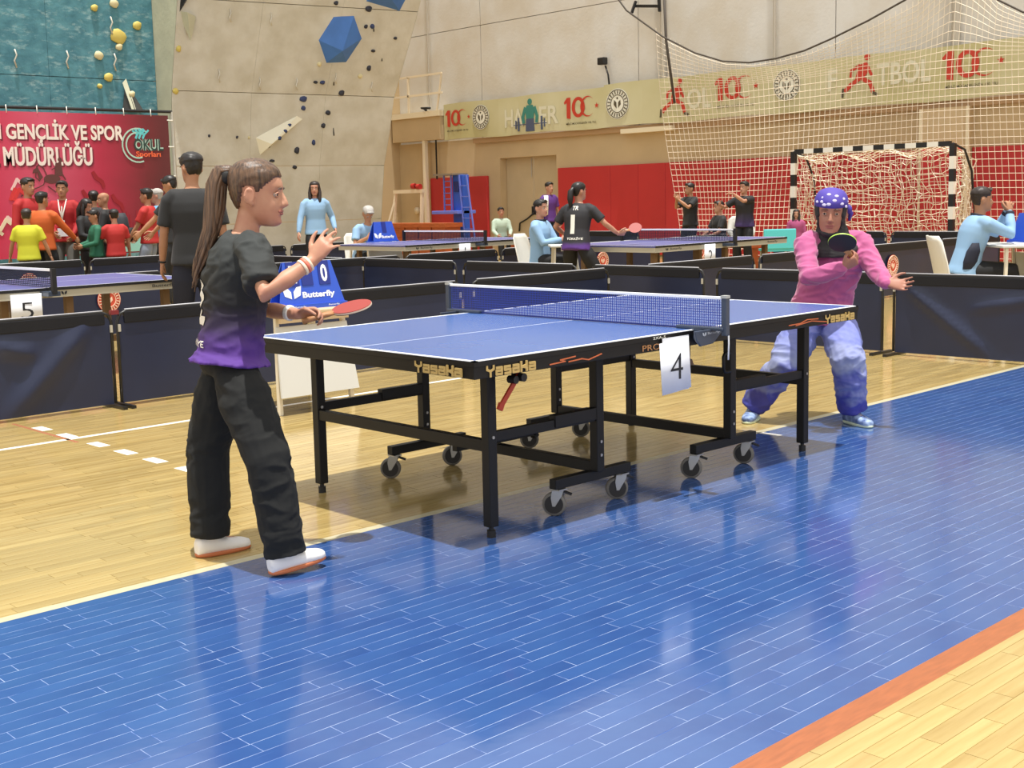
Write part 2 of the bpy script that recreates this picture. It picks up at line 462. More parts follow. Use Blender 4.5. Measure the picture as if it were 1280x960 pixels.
# ------------------------------------------------------------------ climbing walls
M_climb = mat('grey_textured_climbing_panel', (206, 202, 190), rough=.9, var=.16, vscale=2.2, rgb2=(190, 184, 168), bump=.3, bscale=14)
M_climb2 = mat('pale_climbing_side_panel', (198, 196, 170), rough=.9, var=.12, vscale=3, bump=.2, bscale=14)
M_teal = mat('teal_painted_climbing_panel', (66, 118, 132), rough=.8, var=.3, vscale=5, rgb2=(84, 138, 150), bump=.5, bscale=9)
def teal_streak(M):
    nt = M.node_tree; b = nt.nodes['Principled BSDF']; bc = b.inputs['Base Color']; src = bc.links[0].from_socket
    tc = nt.nodes.new('ShaderNodeTexCoord'); mp = nt.nodes.new('ShaderNodeMapping'); mp.inputs['Scale'].default_value = (2.2, 1, 5)
    nt.links.new(tc.outputs['Object'], mp.inputs[0])
    nz = nt.nodes.new('ShaderNodeTexNoise'); nz.inputs['Scale'].default_value = 1.8; nz.inputs['Detail'].default_value = 7; nz.inputs['Roughness'].default_value = .7
    nt.links.new(mp.outputs[0], nz.inputs['Vector'])
    mr = nt.nodes.new('ShaderNodeMapRange'); mr.inputs[1].default_value = .53; mr.inputs[2].default_value = .70; mr.inputs[4].default_value = .65
    nt.links.new(nz.outputs[0], mr.inputs[0])
    mx = nt.nodes.new('ShaderNodeMix'); mx.data_type = 'RGBA'; mx.inputs['B'].default_value = lin((168, 196, 196))
    nt.links.new(src, mx.inputs['A']); nt.links.new(mr.outputs[0], mx.inputs['Factor']); nt.links.new(mx.outputs['Result'], bc)
teal_streak(M_teal)
RIGHT = [(0, 18.05), (.53, 18.04), (2.14, 17.81), (2.84, 17.58), (3.52, 17.41), (5.06, 16.6), (5.5, 16.4), (8.0, 15.0), (10, 14.4)]
LEFT = [(0, 18.05), (.53, 18.05), (2.14, 18.05), (3.09, 18.03), (3.61, 17.97), (5.18, 17.59), (5.5, 17.5), (8.0, 16.4), (10, 15.9)]
def interp(T, z):
    for (a, p), (b, q) in zip(T, T[1:]):
        if z <= b: return p + (q - p) * (z - a) / (b - a)
    return T[-1][1]
CX0, CX1 = 8.95, 13.9
def wallY(x, z):
    t = (x - CX0) / (CX1 - CX0); return interp(LEFT, z) * (1 - t) + interp(RIGHT, z) * t
cw = thing('climbing_wall', 'grey concrete-look overhanging climbing wall with blue blocks and dark holds', 'climbing wall', (0, 0, 0))
zz = [0, 1.0, 2.14, 3.56, 5.22, 7.0, 9.5]
for r in range(len(zz) - 1):
    for a, b in ((CX0, 10.6), (10.6, 12.25), (12.25, CX1)):
        mb = MB(); g = .006; z0, z1 = zz[r] + g, zz[r + 1] - g; a2, b2 = a + (g if a > CX0 else 0) * .3, b - (g if b < CX1 else 0) * .3
        nx, nz_ = 4, 4; fr = []; bk = []
        for j in range(nz_ + 1):
            for i in range(nx + 1):
                x = a2 + (b2 - a2) * i / nx; z = z0 + (z1 - z0) * j / nz_
                fr.append((x, wallY(x, z), z)); bk.append((x, wallY(x, z) + .12, z))
        n = len(fr); W_ = nx + 1; fs = []
        for j in range(nz_):
            for i in range(nx):
                q = j * W_ + i; fs += [(q, q + 1, q + W_ + 1, q + W_), (n + q, n + q + W_, n + q + W_ + 1, n + q + 1)]
        for i in range(nx): fs += [(i, n + i, n + i + 1, i + 1), (nz_ * W_ + i, nz_ * W_ + i + 1, n + nz_ * W_ + i + 1, n + nz_ * W_ + i)]
        for j in range(nz_):
            for e in (0, nx): q = j * W_ + e; fs.append((q, q + W_, n + q + W_, n + q))
        mb.add(fr + bk, fs); mb.build('wall_panel', M_climb, cw, smooth=False)
mb = MB(); pts = [(z, interp(LEFT, z)) for z, _ in LEFT]
mb.add([(CX0 - .006, y + .002, z) for z, y in pts] + [(CX0 - .006, 18.6, z) for z, y in pts], [(i, i + 1, len(pts) + i + 1, len(pts) + i) for i in range(len(pts) - 1)]); mb.build('side_panel', M_climb2, cw)
mb = MB(); pts = [(z, interp(RIGHT, z)) for z, _ in RIGHT]
mb.add([(CX1 + .006, y + .002, z) for z, y in pts] + [(CX1 + .006, y + .5, z) for z, y in pts], [(i, len(pts) + i, len(pts) + i + 1, i + 1) for i in range(len(pts) - 1)]); mb.build('side_panel', M_climb2, cw)
M_vol = mat('blue_climbing_block', (68, 118, 192), rough=.6, var=.15, vscale=3)
def volume(name, base, ridge, fsets, M, parent, h):
    V = [(x, wallY(x, z) + .01, z) for x, z in base] + [(x, wallY(x, z) - hh, z) for (x, z), hh in ridge]
    mb = MB(); mb.add(V, fsets); return mb.build(name, M, parent, smooth=False)
volume('volume', [(12.08, 5.05), (12.52, 5.09), (12.81, 4.67), (12.57, 4.2), (12.12, 4.17), (11.85, 4.6)], [((12.2, 4.37), .36)],
       [(0, 1, 6), (1, 2, 6), (2, 3, 6), (3, 4, 6), (4, 5, 6), (5, 0, 6)], M_vol, cw, .4)
volume('volume', [(12.7, 5.35), (13.5, 5.21), (13.62, 5.5), (13.35, 5.75), (12.74, 5.72)], [((12.95, 5.45), .32)],
       [(0, 1, 5), (1, 2, 5), (2, 3, 5), (3, 4, 5), (4, 0, 5)], M_vol, cw, .4)
M_wedge = mat('cream_climbing_wedge', (232, 226, 204), rough=.6)
wd = volume('wedge_volume', [(10.71, 2.70), (10.82, 2.35), (11.80, 3.10), (11.66, 3.16)], [((10.93, 2.56), .25)],
       [(0, 3, 4), (3, 2, 4), (2, 1, 4), (1, 0, 4)], M_wedge, cw, .4)
M_hold_d = mat('dark_climbing_hold', (44, 46, 58), rough=.6); M_hold_n = mat('navy_climbing_hold', (48, 62, 104), rough=.6)
M_hold_y = mat('yellow_climbing_hold', (206, 186, 96), rough=.6); M_hold_p = mat('pale_climbing_hold', (216, 204, 160), rough=.6)
def hold_mesh(M, sd):
    bm = bmesh.new(); bmesh.ops.create_icosphere(bm, subdivisions=2, radius=1); r = random.Random(sd)
    for v in bm.verts: v.co *= 1 + .25 * noise.noise(v.co * 1.3 + Vector((sd, sd * 2, 0)))
    me = D.meshes.new('climbing_hold'); bm.to_mesh(me); bm.free(); me.materials.append(M)
    me.polygons.foreach_set('use_smooth', [True] * len(me.polygons)); return me
HM = {k: [hold_mesh(mm, s) for s in (1, 2)] for k, mm in dict(d=M_hold_d, n=M_hold_n, y=M_hold_y, p=M_hold_p).items()}
def hold(parent, x, y, z, k, sx, sz, sd=0):
    o = obj('climbing_hold', HM[k][sd % 2], parent); o.location = (x, y, z); o.scale = (sx, .05, sz); return o
for i, (x, z, k, sx, sz) in enumerate([(11.75, 3.47, 'n', .09, .06), (11.76, 3.29, 'n', .05, .05), (12.61, 3.61, 'd', .07, .06), (11.96, 3.8, 'd', .05, .03), (12.12, 3.8, 'n', .06, .04),
        (12.95, 3.95, 'p', .05, .05), (13.11, 4.11, 'd', .05, .06), (13.11, 4.44, 'd', .05, .03), (12.82, 4.89, 'd', .04, .04), (12.96, 4.9, 'n', .05, .05), (12.8, 5.22, 'd', .08, .06), (12.34, 3.21, 'd', .06, .05),
        (12.25, 2.95, 'd', .05, .05), (12.05, 2.61, 'n', .04, .06), (11.67, 2.45, 'd', .06, .07), (11.64, 2.11, 'd', .05, .04), (11.97, 4.15, 'p', .05, .05), (13.54, 4.7, 'd', .04, .03), (12.08, 5.29, 'd', .05, .04),
        (11.0, 2.53, 'd', .05, .03), (11.14, 2.68, 'n', .05, .04), (11.3, 2.82, 'n', .05, .04), (11.43, 2.94, 'n', .05, .04), (11.1, 2.24, 'd', .06, .03), (10.56, 2.7, 'p', .02, .03), (9.7, 2.72, 'd', .02, .03), (10.3, 2.70, 'd', .02, .03), (9.02, 3.55, 'y', .06, .06), (9.03, 4.32, 'y', .05, .06)]):
    y = wallY(x, z)
    if i in (20, 21, 22): y -= .17 - .06 * (i - 20)
    hold(cw, x, y, z, k, sx, sz, i)
M_chain = mat('steel_hanger', (206, 200, 186), rough=.4, metal=.5)
for x, z in ((9.95, 4.95), (9.85, 3.85), (10.77, 4.92), (10.72, 3.73), (11.52, 3.75), (13.25, 3.76), (12.37, 3.89)):
    y = wallY(x, z) - .04
    mb = MB(); mb.tube([(x, y, z + .13), (x + .03, y, z + .05), (x - .01, y, z - .03), (x + .02, y, z - .12)], .012, 6); mb.build('bolt_hanger', M_chain, cw)
for x, z, h in ((13.35, 4.25, .3), (12.37, 3.75, .16), (12.5, 2.75, .16), (13.0, 4.8, .1)):
    y = wallY(x, z) - .02; mb = MB(); mb.tube([(x, y - .01, z + h), (x + .015, y, z)], .012, 6); mb.build('crack_sling', M_black, cw)
# dark triangular block high on the left edge
mb = MB(); mb.add([(9.0, 17.65, 4.95), (9.25, 17.4, 5.45), (8.98, 17.62, 5.5), (9.05, 17.3, 5.3)], [(0, 3, 1), (0, 2, 3), (1, 3, 2), (0, 1, 2)]); mb.build('wedge_volume', M_black, cw)
mb = MB(); mb.add([(9.0, 17.72, 5.0), (9.2, 17.62, 4.45), (9.3, 17.55, 4.9), (9.06, 17.45, 4.95)], [(0, 1, 3), (1, 2, 3), (0, 3, 2)]); mb.build('wedge_volume', M_climb2, cw)
# teal wall
tw = thing('climbing_wall', 'teal painted climbing wall with yellow holds above the red banner', 'climbing wall', (0, 0, 0))
for a, b in ((2.6, 4.7), (4.7, 6.8), (6.8, 8.94)):
    for c, d in ((0, 2.1), (2.1, 3.78), (3.78, 6.0), (6.0, 9.5)):
        mb = MB(); mb.box((a + .003, 18.55, c + .006), (b - .003, 18.67, d - .006)); mb.build('wall_panel', M_teal, tw)
YT = 18.53
for i, (x, z, k, s) in enumerate([(7.75, 5.06, 'y', .07), (8.15, 5.17, 'p', .09), (8.6, 4.8, 'y', .09), (8.2, 4.57, 'y', .16), (8.2, 4.38, 'p', .07), (7.78, 4.2, 'p', .09), (7.95, 3.81, 'y', .09), (7.76, 3.64, 'y', .05)]):
    hold(tw, x, YT, z, k, s, s * .9, i)
for x, z in ((6.17, 4.05), (7.14, 4.08), (8.08, 4.08), (8.05, 4.75)):
    mb = MB(); mb.tube([(x, YT - .02, z + .17), (x + .03, YT - .03, z + .07), (x - .02, YT - .03, z - .03), (x + .02, YT - .02, z - .15)], .016, 6); mb.build('bolt_hanger', M_chain, tw)
mb = MB(); mb.add([(8.27, 18.5, 3.75), (8.65, 18.54, 3.2), (8.2, 18.54, 3.2), (8.28, 18.2, 3.2)], [(0, 2, 3), (0, 3, 1), (2, 1, 3), (0, 1, 2)]); v_ = mb.build('wedge_volume', mat('dark_grey_block', (72, 70, 68), rough=.7), tw)
hold(tw, 8.32, 18.36, 3.5, 'p', .06, .06)
mb = MB(); mb.add([(8.22, 18.52, 3.72), (8.29, 18.5, 3.8), (8.24, 18.25, 3.2), (8.30, 18.2, 3.2)], [(0, 2, 3, 1)]); mb.build('wedge_edge', M_climb2, tw)

# ------------------------------------------------------------------ balcony, frames and equipment in the far left corner
M_rail = mat('cream_railing', (226, 212, 186), rough=.5)
bal = thing('balcony', 'cream railed balcony landing beside the grey climbing wall', 'balcony', (18.05, 20.6, 0))
mb = MB(); mb.box((-.08, 0, 3.49), (.24, 1.95, 3.63)); mb.build('landing_slab', M_cream, bal)
mb = MB(); mb.box((-.02, .03, 2.90), (.24, 1.95, 3.49)); mb.build('beam', M_plaster, bal)
for z in (4.06, 4.54): mb = MB(); mb.bar((-.05, -.12, z), (-.05, 1.95, z), .05); mb.build('rail', M_rail, bal)
mb = MB(); mb.bar((-.05, -.12, 4.54), (-.05, .1, 3.6), .04); mb.build('end_brace', M_rail, bal)
for y in (1.2,): mb = MB(); mb.bar((-.05, y, 3.6), (-.05, y, 4.54), .05); mb.build('baluster', M_rail, bal)
mb = MB(); mb.tube([(-.06, .5, 3.65), (-.05, .7, 3.72), (-.06, .35, 3.7)], .03); mb.build('cable', M_black, bal)
mb = MB(); mb.bar((18.1, 21.32, 0), (18.1, 21.32, 2.9), .1); o = mb.build('drain_pipe', M_rail); tag(o, 'white vertical pipe left of the small red pad', 'pipe')
mb = MB(); mb.bar((18.2, 21.0, 1.9), (18.2, 21.0, 2.9), .03); mb.build('cable_duct', M_black, wall_back)
gf = thing('metal_frame', 'cream metal gantry frame standing by the far left corner', 'frame', (17.3, 20.5, 0))
mb = MB(); mb.bar((0, 0, 1.6), (0, 1.15, 1.6), .09); mb.build('crossbar', M_rail, gf)
for y, e in ((.05, 0), (1.1, .12)): mb = MB(); mb.bar((0, y, 1.6), (-.1, y + e, 0), .07); mb.build('upright', M_rail, gf)
mb = MB(); mb.bar((-.4, 1.35, 0), (0, 1.1, 1.5), .04); mb.build('brace', M_rail, gf)
dm = thing('dumbbell', 'small red weight lying on the cream metal frame', 'weight', (17.28, 20.75, 1.66))
mb = MB(); mb.cyl((0, -.16, .05), (0, -.04, .05), .07, 12); mb.cyl((0, .04, .07), (0, .16, .07), .07, 12); mb.build('weight_plate', mat('red_plastic', (170, 40, 36), rough=.5), dm)
mb = MB(); mb.cyl((0, -.1, .06), (0, .1, .06), .025, 8); mb.build('grip', M_black, dm)
mb = MB(); mb.box((18.22, 19.15, .05), (18.3, 21.3, 1.93)); mb.build('wall_pad', M_pad, wall_back, bevel=.02)
uc = thing('umpire_chair', 'tall blue umpire chair with ladders before the red pad', 'umpire chair', (17.2, 18.9, 0))
M_ublue = mat('blue_painted_steel', (48, 92, 196), rough=.5); M_ublue2 = mat('light_blue_steel', (104, 122, 214), rough=.5)
mb = MB(); mb.box((-.1, -.1, .35), (.1, .28, 1.95)); mb.build('column', M_ublue, uc, bevel=.01)
mb = MB(); mb.box((-.3, -.1, 1.02), (.3, .85, 1.1)); mb.build('footboard', M_ublue2, uc, bevel=.01)
mb = MB(); mb.box((-.2, .02, 0), (.2, .4, .35)); mb.build('base', M_ublue, uc)
mb = MB(); mb.box((-.13, .04, 1.55), (-.1, .2, 1.8)); mb.build('label_plate', mat('navy_plate', (28, 44, 110)), uc)
def ladder(name, y0, y1, z0, z1, splay, M):
    mb = MB(); w = .13
    for s in (-1, 1): mb.bar((-.15, y0 + s * (w + splay), z0), (-.15, y1 + s * w, z1), .03)
    n = 6
    for i in range(1, n): t = i / n; y = y0 + (y1 - y0) * t; mb.bar((-.15, y - w - splay * (1 - t), z0 + (z1 - z0) * t), (-.15, y + w + splay * (1 - t), z0 + (z1 - z0) * t), .022)
    mb.build(name, M, uc)
ladder('ladder', -.35, -.15, .4, 1.95, .05, M_ublue2); ladder('back_frame', .4, .4, 1.1, 1.95, 0, M_ublue2)
mb = MB(); mb.box((-.3, .05, 1.95), (.2, .75, 1.99)); mb.build('head_board', mat('grey_board', (130, 120, 108)), uc)
bx = thing('gymnastic_bench', 'orange-brown wooden box stacked low by the far left corner', 'wooden box', (16.3, 19.75, 0))
M_bench = mat('orange_wood', (180, 92, 48), rough=.5, var=.25, vscale=6, stretch=(1, 1, 5))
for i in range(5): mb = MB(); mb.box((0, -1.15 + .5 * i, 0), (.5, -.69 + .5 * i, .8)); mb.build('box_section', M_bench, bx, bevel=.01)
mb = MB(); mb.box((-.03, -1.2, .72), (.53, 1.4, .82)); mb.build('top_rail', M_bench, bx)
mb = MB(); mb.box((-.03, -1.2, .38), (0, 1.4, .45)); mb.build('middle_rail', M_bench, bx)
pl = MB(); pl.loft([((15.0, 20.9, 1.52), (0, 1, 0), (0, 0, 1), .0, .0)] if False else [((18.28, 21.9, 1.1), (0, 1, 0), (0, 0, 1), .09, .09), ((18.22, 21.9, 1.1), (0, 1, 0), (0, 0, 1), .09, .09)], 16)
pl.build('wall_hatch', M_rail, wall_back)

# ------------------------------------------------------------------ long printed banner on the back wall
M_ban = mat('olive_cream_banner', (202, 196, 160), rough=.6, var=.25, vscale=.5, rgb2=(186, 178, 128), bump=.06, bscale=3, coord='Object')
M_ink = mat('red_print', (190, 56, 36), rough=.6); M_ink_d = mat('dark_print', (84, 76, 56), rough=.6); M_ink_w = mat('white_print', (232, 230, 216), rough=.6)
M_ink_t = mat('teal_print', (58, 128, 118), rough=.6); M_ink_n = mat('navy_print', (74, 84, 110), rough=.6); M_ink_f = mat('faint_print', (214, 210, 186), rough=.6)
XB = 18.12
def banner(y0, y1, z0, z1, label, dz=0.0):
    o = thing('wall_banner', label, 'banner', (0, 0, 0)); mb = MB(); n = 24; V = []; Fs = []
    for i in range(n + 1):
        y = y0 + (y1 - y0) * i / n
        for x in (XB + .008 * math.sin(y * 5), XB + .03):
            sag = .02 * math.sin(y * 2.3)
            V += [(x, y, z0 + sag), (x, y, z1 + sag * .6)]
    for i in range(n):
        q = 4 * i; Fs += [(q, q + 1, q + 5, q + 4), (q + 2, q + 6, q + 7, q + 3), (q + 1, q + 3, q + 7, q + 5), (q, q + 4, q + 6, q + 2)]
    mb.add(V, Fs); mb.build('cloth', M_ban, o); return o
YR = Vector((0, -1, 0)); ZU = Vector((0, 0, 1))
def O_(y, z): return Vector((XB - .012, y, z))
def hundred(b, y, z, w, h):
    """red 100 whose last zero is a crescent with a star, small line of print below"""
    cy = h * .5; O = O_(y, z)
    mb = MB(); mb.prism([(w * .0, h * .78), (w * .09, h), (w * .19, h), (w * .19, -h * .04), (w * .08, h * .0), (w * .08, h * .76), (w * .02, h * .68)], O, YR, ZU, .004); mb.build('printed_one', M_ink, b)
    def annulus(out, inn):
        n = len(out); V = [O + YR * x + ZU * k + Vector((-.004, 0, 0)) for x, k in out + inn]; m = MB()
        m.add(V, [(i, (i + 1) % n, n + (i + 1) % n, n + i) for i in range(n if closed else n - 1)]); return m
    closed = True; T = [2 * math.pi * i / 28 for i in range(28)]; ox = w * .42
    annulus([(ox + w * .19 * math.cos(t), cy + h * .5 * math.sin(t)) for t in T], [(ox + w * .1 * math.cos(t), cy + h * .34 * math.sin(t)) for t in T]).build('printed_zero', M_ink, b)
    O = O + Vector((-.004, 0, 0)); closed = False; R = h * .5; ox = w * .69; out = []; inn = []
    for i in range(25):
        t = i / 24; a = math.radians(38 + 284 * t); k = 1 - .2 * math.sin(math.pi * t)
        out.append((ox + R * .95 * math.cos(a), cy + R * math.sin(a))); inn.append((ox + R * .06 * math.sin(math.pi * t) + R * .95 * k * math.cos(a), cy + R * k * math.sin(a)))
    annulus(out, inn).build('printed_crescent', M_ink, b)
    st = [(w * .95 + (h * .15 if i % 2 == 0 else h * .06) * math.cos(math.pi / 2 + i * math.pi / 5), cy + (h * .15 if i % 2 == 0 else h * .06) * math.sin(math.pi / 2 + i * math.pi / 5)) for i in range(10)]
    m = MB(); m.add([O + YR * x + ZU * k + Vector((-.004, 0, 0)) for x, k in [(w * .95, cy)] + st], [(0, 1 + i, 1 + (i + 1) % 10) for i in range(10)]); m.build('printed_star', M_ink, b)
    text('MİLLİ MÜCADELENİN 100. YILI', O_(y - w * .06, z - h * .33), YR, ZU, w * .85, h * .13, M_ink_d, b, 'printed_caption', off=.01)
def figure_print(b, y, z, s, mats, lift):
    mb = MB(); O = O_(y, z); d = .004
    if lift:
        mb.mark(0); mb.prism([(-.16, .5), (-.1, .62), (.1, .62), (.16, .5), (.12, .3), (-.12, .3)], O, YR, ZU, d); mb.prism(disc_poly(0, .7, .075, 14), O, YR, ZU, d)
        stroke(mb, [(-.16, .55), (-.24, .35), (-.22, .22)], .09, O, YR, ZU, d); stroke(mb, [(.16, .55), (.24, .35), (.22, .22)], .09, O, YR, ZU, d)
        mb.mark(1); mb.prism([(-.13, .3), (.13, .3), (.15, 0), (-.15, 0)], O, YR, ZU, d); stroke(mb, [(-.55, .17), (.55, .17)], .02, O, YR, ZU, d)
        for sx in (-1, 1):
            mb.prism([(sx * .36, .02), (sx * .42, .02), (sx * .42, .34), (sx * .36, .34)][::sx], O, YR, ZU, d); mb.prism([(sx * .46, .08), (sx * .5, .08), (sx * .5, .28), (sx * .46, .28)][::sx], O, YR, ZU, d)
    else:
        mb.mark(0); mb.prism([(-.1, .42), (-.02, .72), (.2, .8), (.22, .55), (.1, .38)], O, YR, ZU, d); mb.prism(disc_poly(.2, .9, .075, 14), O, YR, ZU, d)
        stroke(mb, [(.0, .72), (-.2, .62), (-.22, .48)], .07, O, YR, ZU, d); stroke(mb, [(.2, .72), (.28, .55), (.32, .48)], .07, O, YR, ZU, d)
        stroke(mb, [(-.02, .4), (-.22, .28), (-.36, .16)], .1, O, YR, ZU, d); stroke(mb, [(.1, .4), (.28, .3), (.36, .1)], .1, O, YR, ZU, d)
        mb.mark(1); stroke(mb, [(-.42, .2), (-.44, .02)], .06, O, YR, ZU, d); stroke(mb, [(.36, .06), (.46, .02)], .07, O, YR, ZU, d)
    for i, v in enumerate(mb.v): mb.v[i] = tuple(O + (Vector(v) - O) * s if abs(v[0] - O.x) < 9e9 else v)
    for i, v in enumerate(mb.v): mb.v[i] = (min(max(v[0], XB - .02), XB - .006), v[1], v[2])
    mb.build('printed_figure', mats, b)
b1 = banner(20.58, 15.2, 2.87, 3.76, 'olive banner of a weightlifter print, left piece on back wall')
hundred(b1, 20.5, 3.2, .92, .4); emblem(b1, O_(19.2, 3.36), YR, ZU, .3, M_ink_d, M_ink_w, 'round_emblem')
text('HA', O_(18.35, 3.05), YR, ZU, .62, .42, M_ink_f, b1, 'printed_word', off=.02); figure_print(b1, 17.5, 2.92, .98, [M_ink_t, M_ink_n], True); text('ER', O_(17.2, 3.05), YR, ZU, .62, .42, M_ink_f, b1, 'printed_word', off=.02)
hundred(b1, 16.4, 3.14, 1.05, .46)
b2 = banner(15.2, 2.2, 2.87, 3.8, 'olive banner of a running player print, long right piece behind netting')
emblem(b2, O_(14.8, 3.36), YR, ZU, .33, M_ink_d, M_ink_w, 'round_emblem')
figure_print(b2, 13.25, 2.98, .8, [M_ink, M_ink_d], False); text('OL', O_(12.9, 3.1), YR, ZU, .6, .42, M_ink_f, b2, 'printed_word', off=.02)
hundred(b2, 12.2, 3.22, 1.05, .46); emblem(b2, O_(10.5, 3.40), YR, ZU, .30, M_ink_d, M_ink_w, 'round_emblem')
text('F', O_(9.6, 3.2), YR, ZU, .2, .4, M_ink_f, b2, 'printed_word', off=.02); figure_print(b2, 8.95, 3.06, .78, [M_ink, M_ink_d], False); text('TBOL', O_(8.6, 3.22), YR, ZU, 1.05, .4, M_ink_f, b2, 'printed_word', off=.02)
hundred(b2, 7.35, 3.22, 1.1, .48)
fd = thing('floodlight', 'small black floodlight on a stalk above the olive banner', 'lamp', (XW - .05, 15.2, 3.78))
mb = MB(); mb.tube([(0, -.05, 0), (0, -.02, .25), (0, .06, .45)], .02); mb.build('stalk', M_black, fd)
mb = MB(); mb.cbox((-.05, .1, .55), (.14, .2, .16)); mb.build('lamp_head', M_black, fd, bevel=.02)
wp = thing('wall_bracket', 'dark metal bracket high on the wall above the netting', 'bracket', (XW - .1, 14.0, 5.3))
mb = MB(); mb.bar((0, .35, .1), (-.1, -.35, .0), .06); mb.bar((0, -.3, .15), (0, -.32, -.1), .05); mb.bar((0, .33, .2), (-.1, .36, -.05), .05); mb.build('arm', M_black, wp)

# ------------------------------------------------------------------ ball-stop net
M_net = mat('cream_net_cord', (236, 224, 204), rough=.7); M_rope = mat('dark_rope', (70, 62, 54), rough=.7)
bn = thing('ball_stop_net', 'cream ball-stop netting hanging before the banner and red padding', 'net', (0, 0, 0))
top_pts = [(14.3, 5.6), (13.96, 5.2), (13.01, 4.56), (12.2, 4.15), (11.53, 3.92), (10.9, 3.83), (10.3, 3.85), (9.7, 3.93), (9.15, 4.08), (8.4, 4.32), (7.61, 4.62), (7.25, 5.0), (6.95, 5.3), (6.6, 5.0), (6.14, 4.4), (5.67, 4.12), (5.0, 3.95), (4.2, 4.0), (3.2, 4.4)]
def topz(y):
    for (a, p), (b, q) in zip(top_pts, top_pts[1:]):
        if b <= y <= a: return p + (q - p) * (a - y) / (a - b)
    return top_pts[-1][1]
NC, NR, NL = 92, 40, 29
def netp(i, j):
    t = i / NC; y = 13.35 - (13.35 - 3.4) * (t ** .94)
    s = j / NR
    low = max(0.0, (NR - j) * .121)                   # even rows up from the floor, the last ones gathered to the rope
    if NR - j <= NL: z = low
    else: q = (NR - j - NL) / (NR - NL); z = NL * .121 * (1 - q) + topz(y) * q
    if t < .16: y -= .55 * s * (1 - t / .16)
    z = max(.01, z - .10 * math.sin(math.pi * min(1, s * 1.05)) * (.5 + .5 * math.sin(t * 7 + .6)))
    x = 17.66 + .1 * math.sin(t * 7 + s * 2) * s + .05 * math.sin(t * 17) * s + .25 * s * max(0, 1 - abs(t - .52) / .26)
    return Vector((x, y + .06 * math.sin(s * 5 + t * 9), z))
mb = MB()
def cord(mb, pts, r):
    V = []; Fs = []
    for i, p in enumerate(pts):
        a = pts[max(i - 1, 0)]; b = pts[min(i + 1, len(pts) - 1)]; u, w = basis(b - a)
        for k in range(3): t = 2 * math.pi * k / 3; V.append(p + u * r * math.cos(t) + w * r * math.sin(t))
    for i in range(len(pts) - 1):
        for k in range(3): q = 3 * i; Fs.append((q + k, q + (k + 1) % 3, q + 3 + (k + 1) % 3, q + 3 + k))
    mb.add(V, Fs)
for i in range(NC + 1): cord(mb, [netp(i, j) for j in range(NR + 1)], .0058)
for j in range(1, NR + 1): cord(mb, [netp(i, j) for i in range(NC + 1)], .0058)
mb.build('netting', M_net, bn)['kind'] = 'stuff'
mb = MB(); mb.tube([(17.45, y, z) for y, z in top_pts], .018, 6); mb.build('top_rope', M_rope, bn)
mb = MB(); mb.tube([(17.6, 13.1, 5.7), (17.55, 13.0, 4.5), (17.5, 12.75, 3.2)], .03, 6); mb.build('hanging_rope', M_rope, bn)

# ------------------------------------------------------------------ handball goal
gl = thing('handball_goal', 'handball goal of black and white banded posts with crumpled net', 'goal', (16.7, 0, 0))
GY0, GY1, GH = 6.42, 9.42, 2.06
M_gw = mat('white_gloss', (236, 232, 222), rough=.4)
def banded(a, b, n, start):
    a, b = Vector(a), Vector(b)
    for i in range(n):
        mb = MB(); mb.bar(a + (b - a) * i / n, a + (b - a) * (i + 1) / n, .085); mb.build('post_band', M_black if (i + start) % 2 == 0 else M_gw, gl)
banded((0, GY1, GH), (0, GY1, 0), 10, 0); banded((0, GY0, GH), (0, GY0, 0), 10, 0); banded((0, GY1 - .04, GH - .0), (0, GY0 + .04, GH - .0), 15, 0)
for y in (GY0, GY1):
    mb = MB(); mb.tube([(0, y, GH), (.35, y - .03, GH - .10), (.55, y - .06, GH - .45), (.70, y - .06, .9), (.74, y - .06, 0)], .02, 8); mb.build('net_support', M_black, gl)
mb = MB(); r2 = random.Random(3)
def gnet(fn, nu, nv, jit):
    P = [[fn(i / nu, j / nv) + Vector((r2.uniform(-1, 1), r2.uniform(-1, 1), r2.uniform(-1, 1))) * jit for j in range(nv + 1)] for i in range(nu + 1)]
    for i in range(nu + 1): cord(mb, P[i], .0075)
    for j in range(nv + 1): cord(mb, [P[i][j] for i in range(nu + 1)], .0075)
gnet(lambda t, s: Vector((.40 + .25 * s + .08 * math.sin(t * 14 + s * 3), GY1 - (GY1 - GY0) * t + .04 * math.sin(s * 14), (GH - .1 - .12 * math.sin(t * math.pi)) * (1 - s))), 30, 19, .04)
gnet(lambda t, s: Vector((.06 + .4 * s, GY1 - (GY1 - GY0) * t, GH - .05 - .1 * s - .06 * math.sin(t * 20))), 30, 6, .02)
for y in (GY0, GY1): gnet(lambda t, s: Vector((.02 + .68 * t, y + .05 * math.sin(s * 9 + t * 5), (GH - .05 - .25 * t * t) * (1 - s))), 7, 16, .03)
mb.build('goal_netting', M_net, gl)['kind'] = 'stuff'

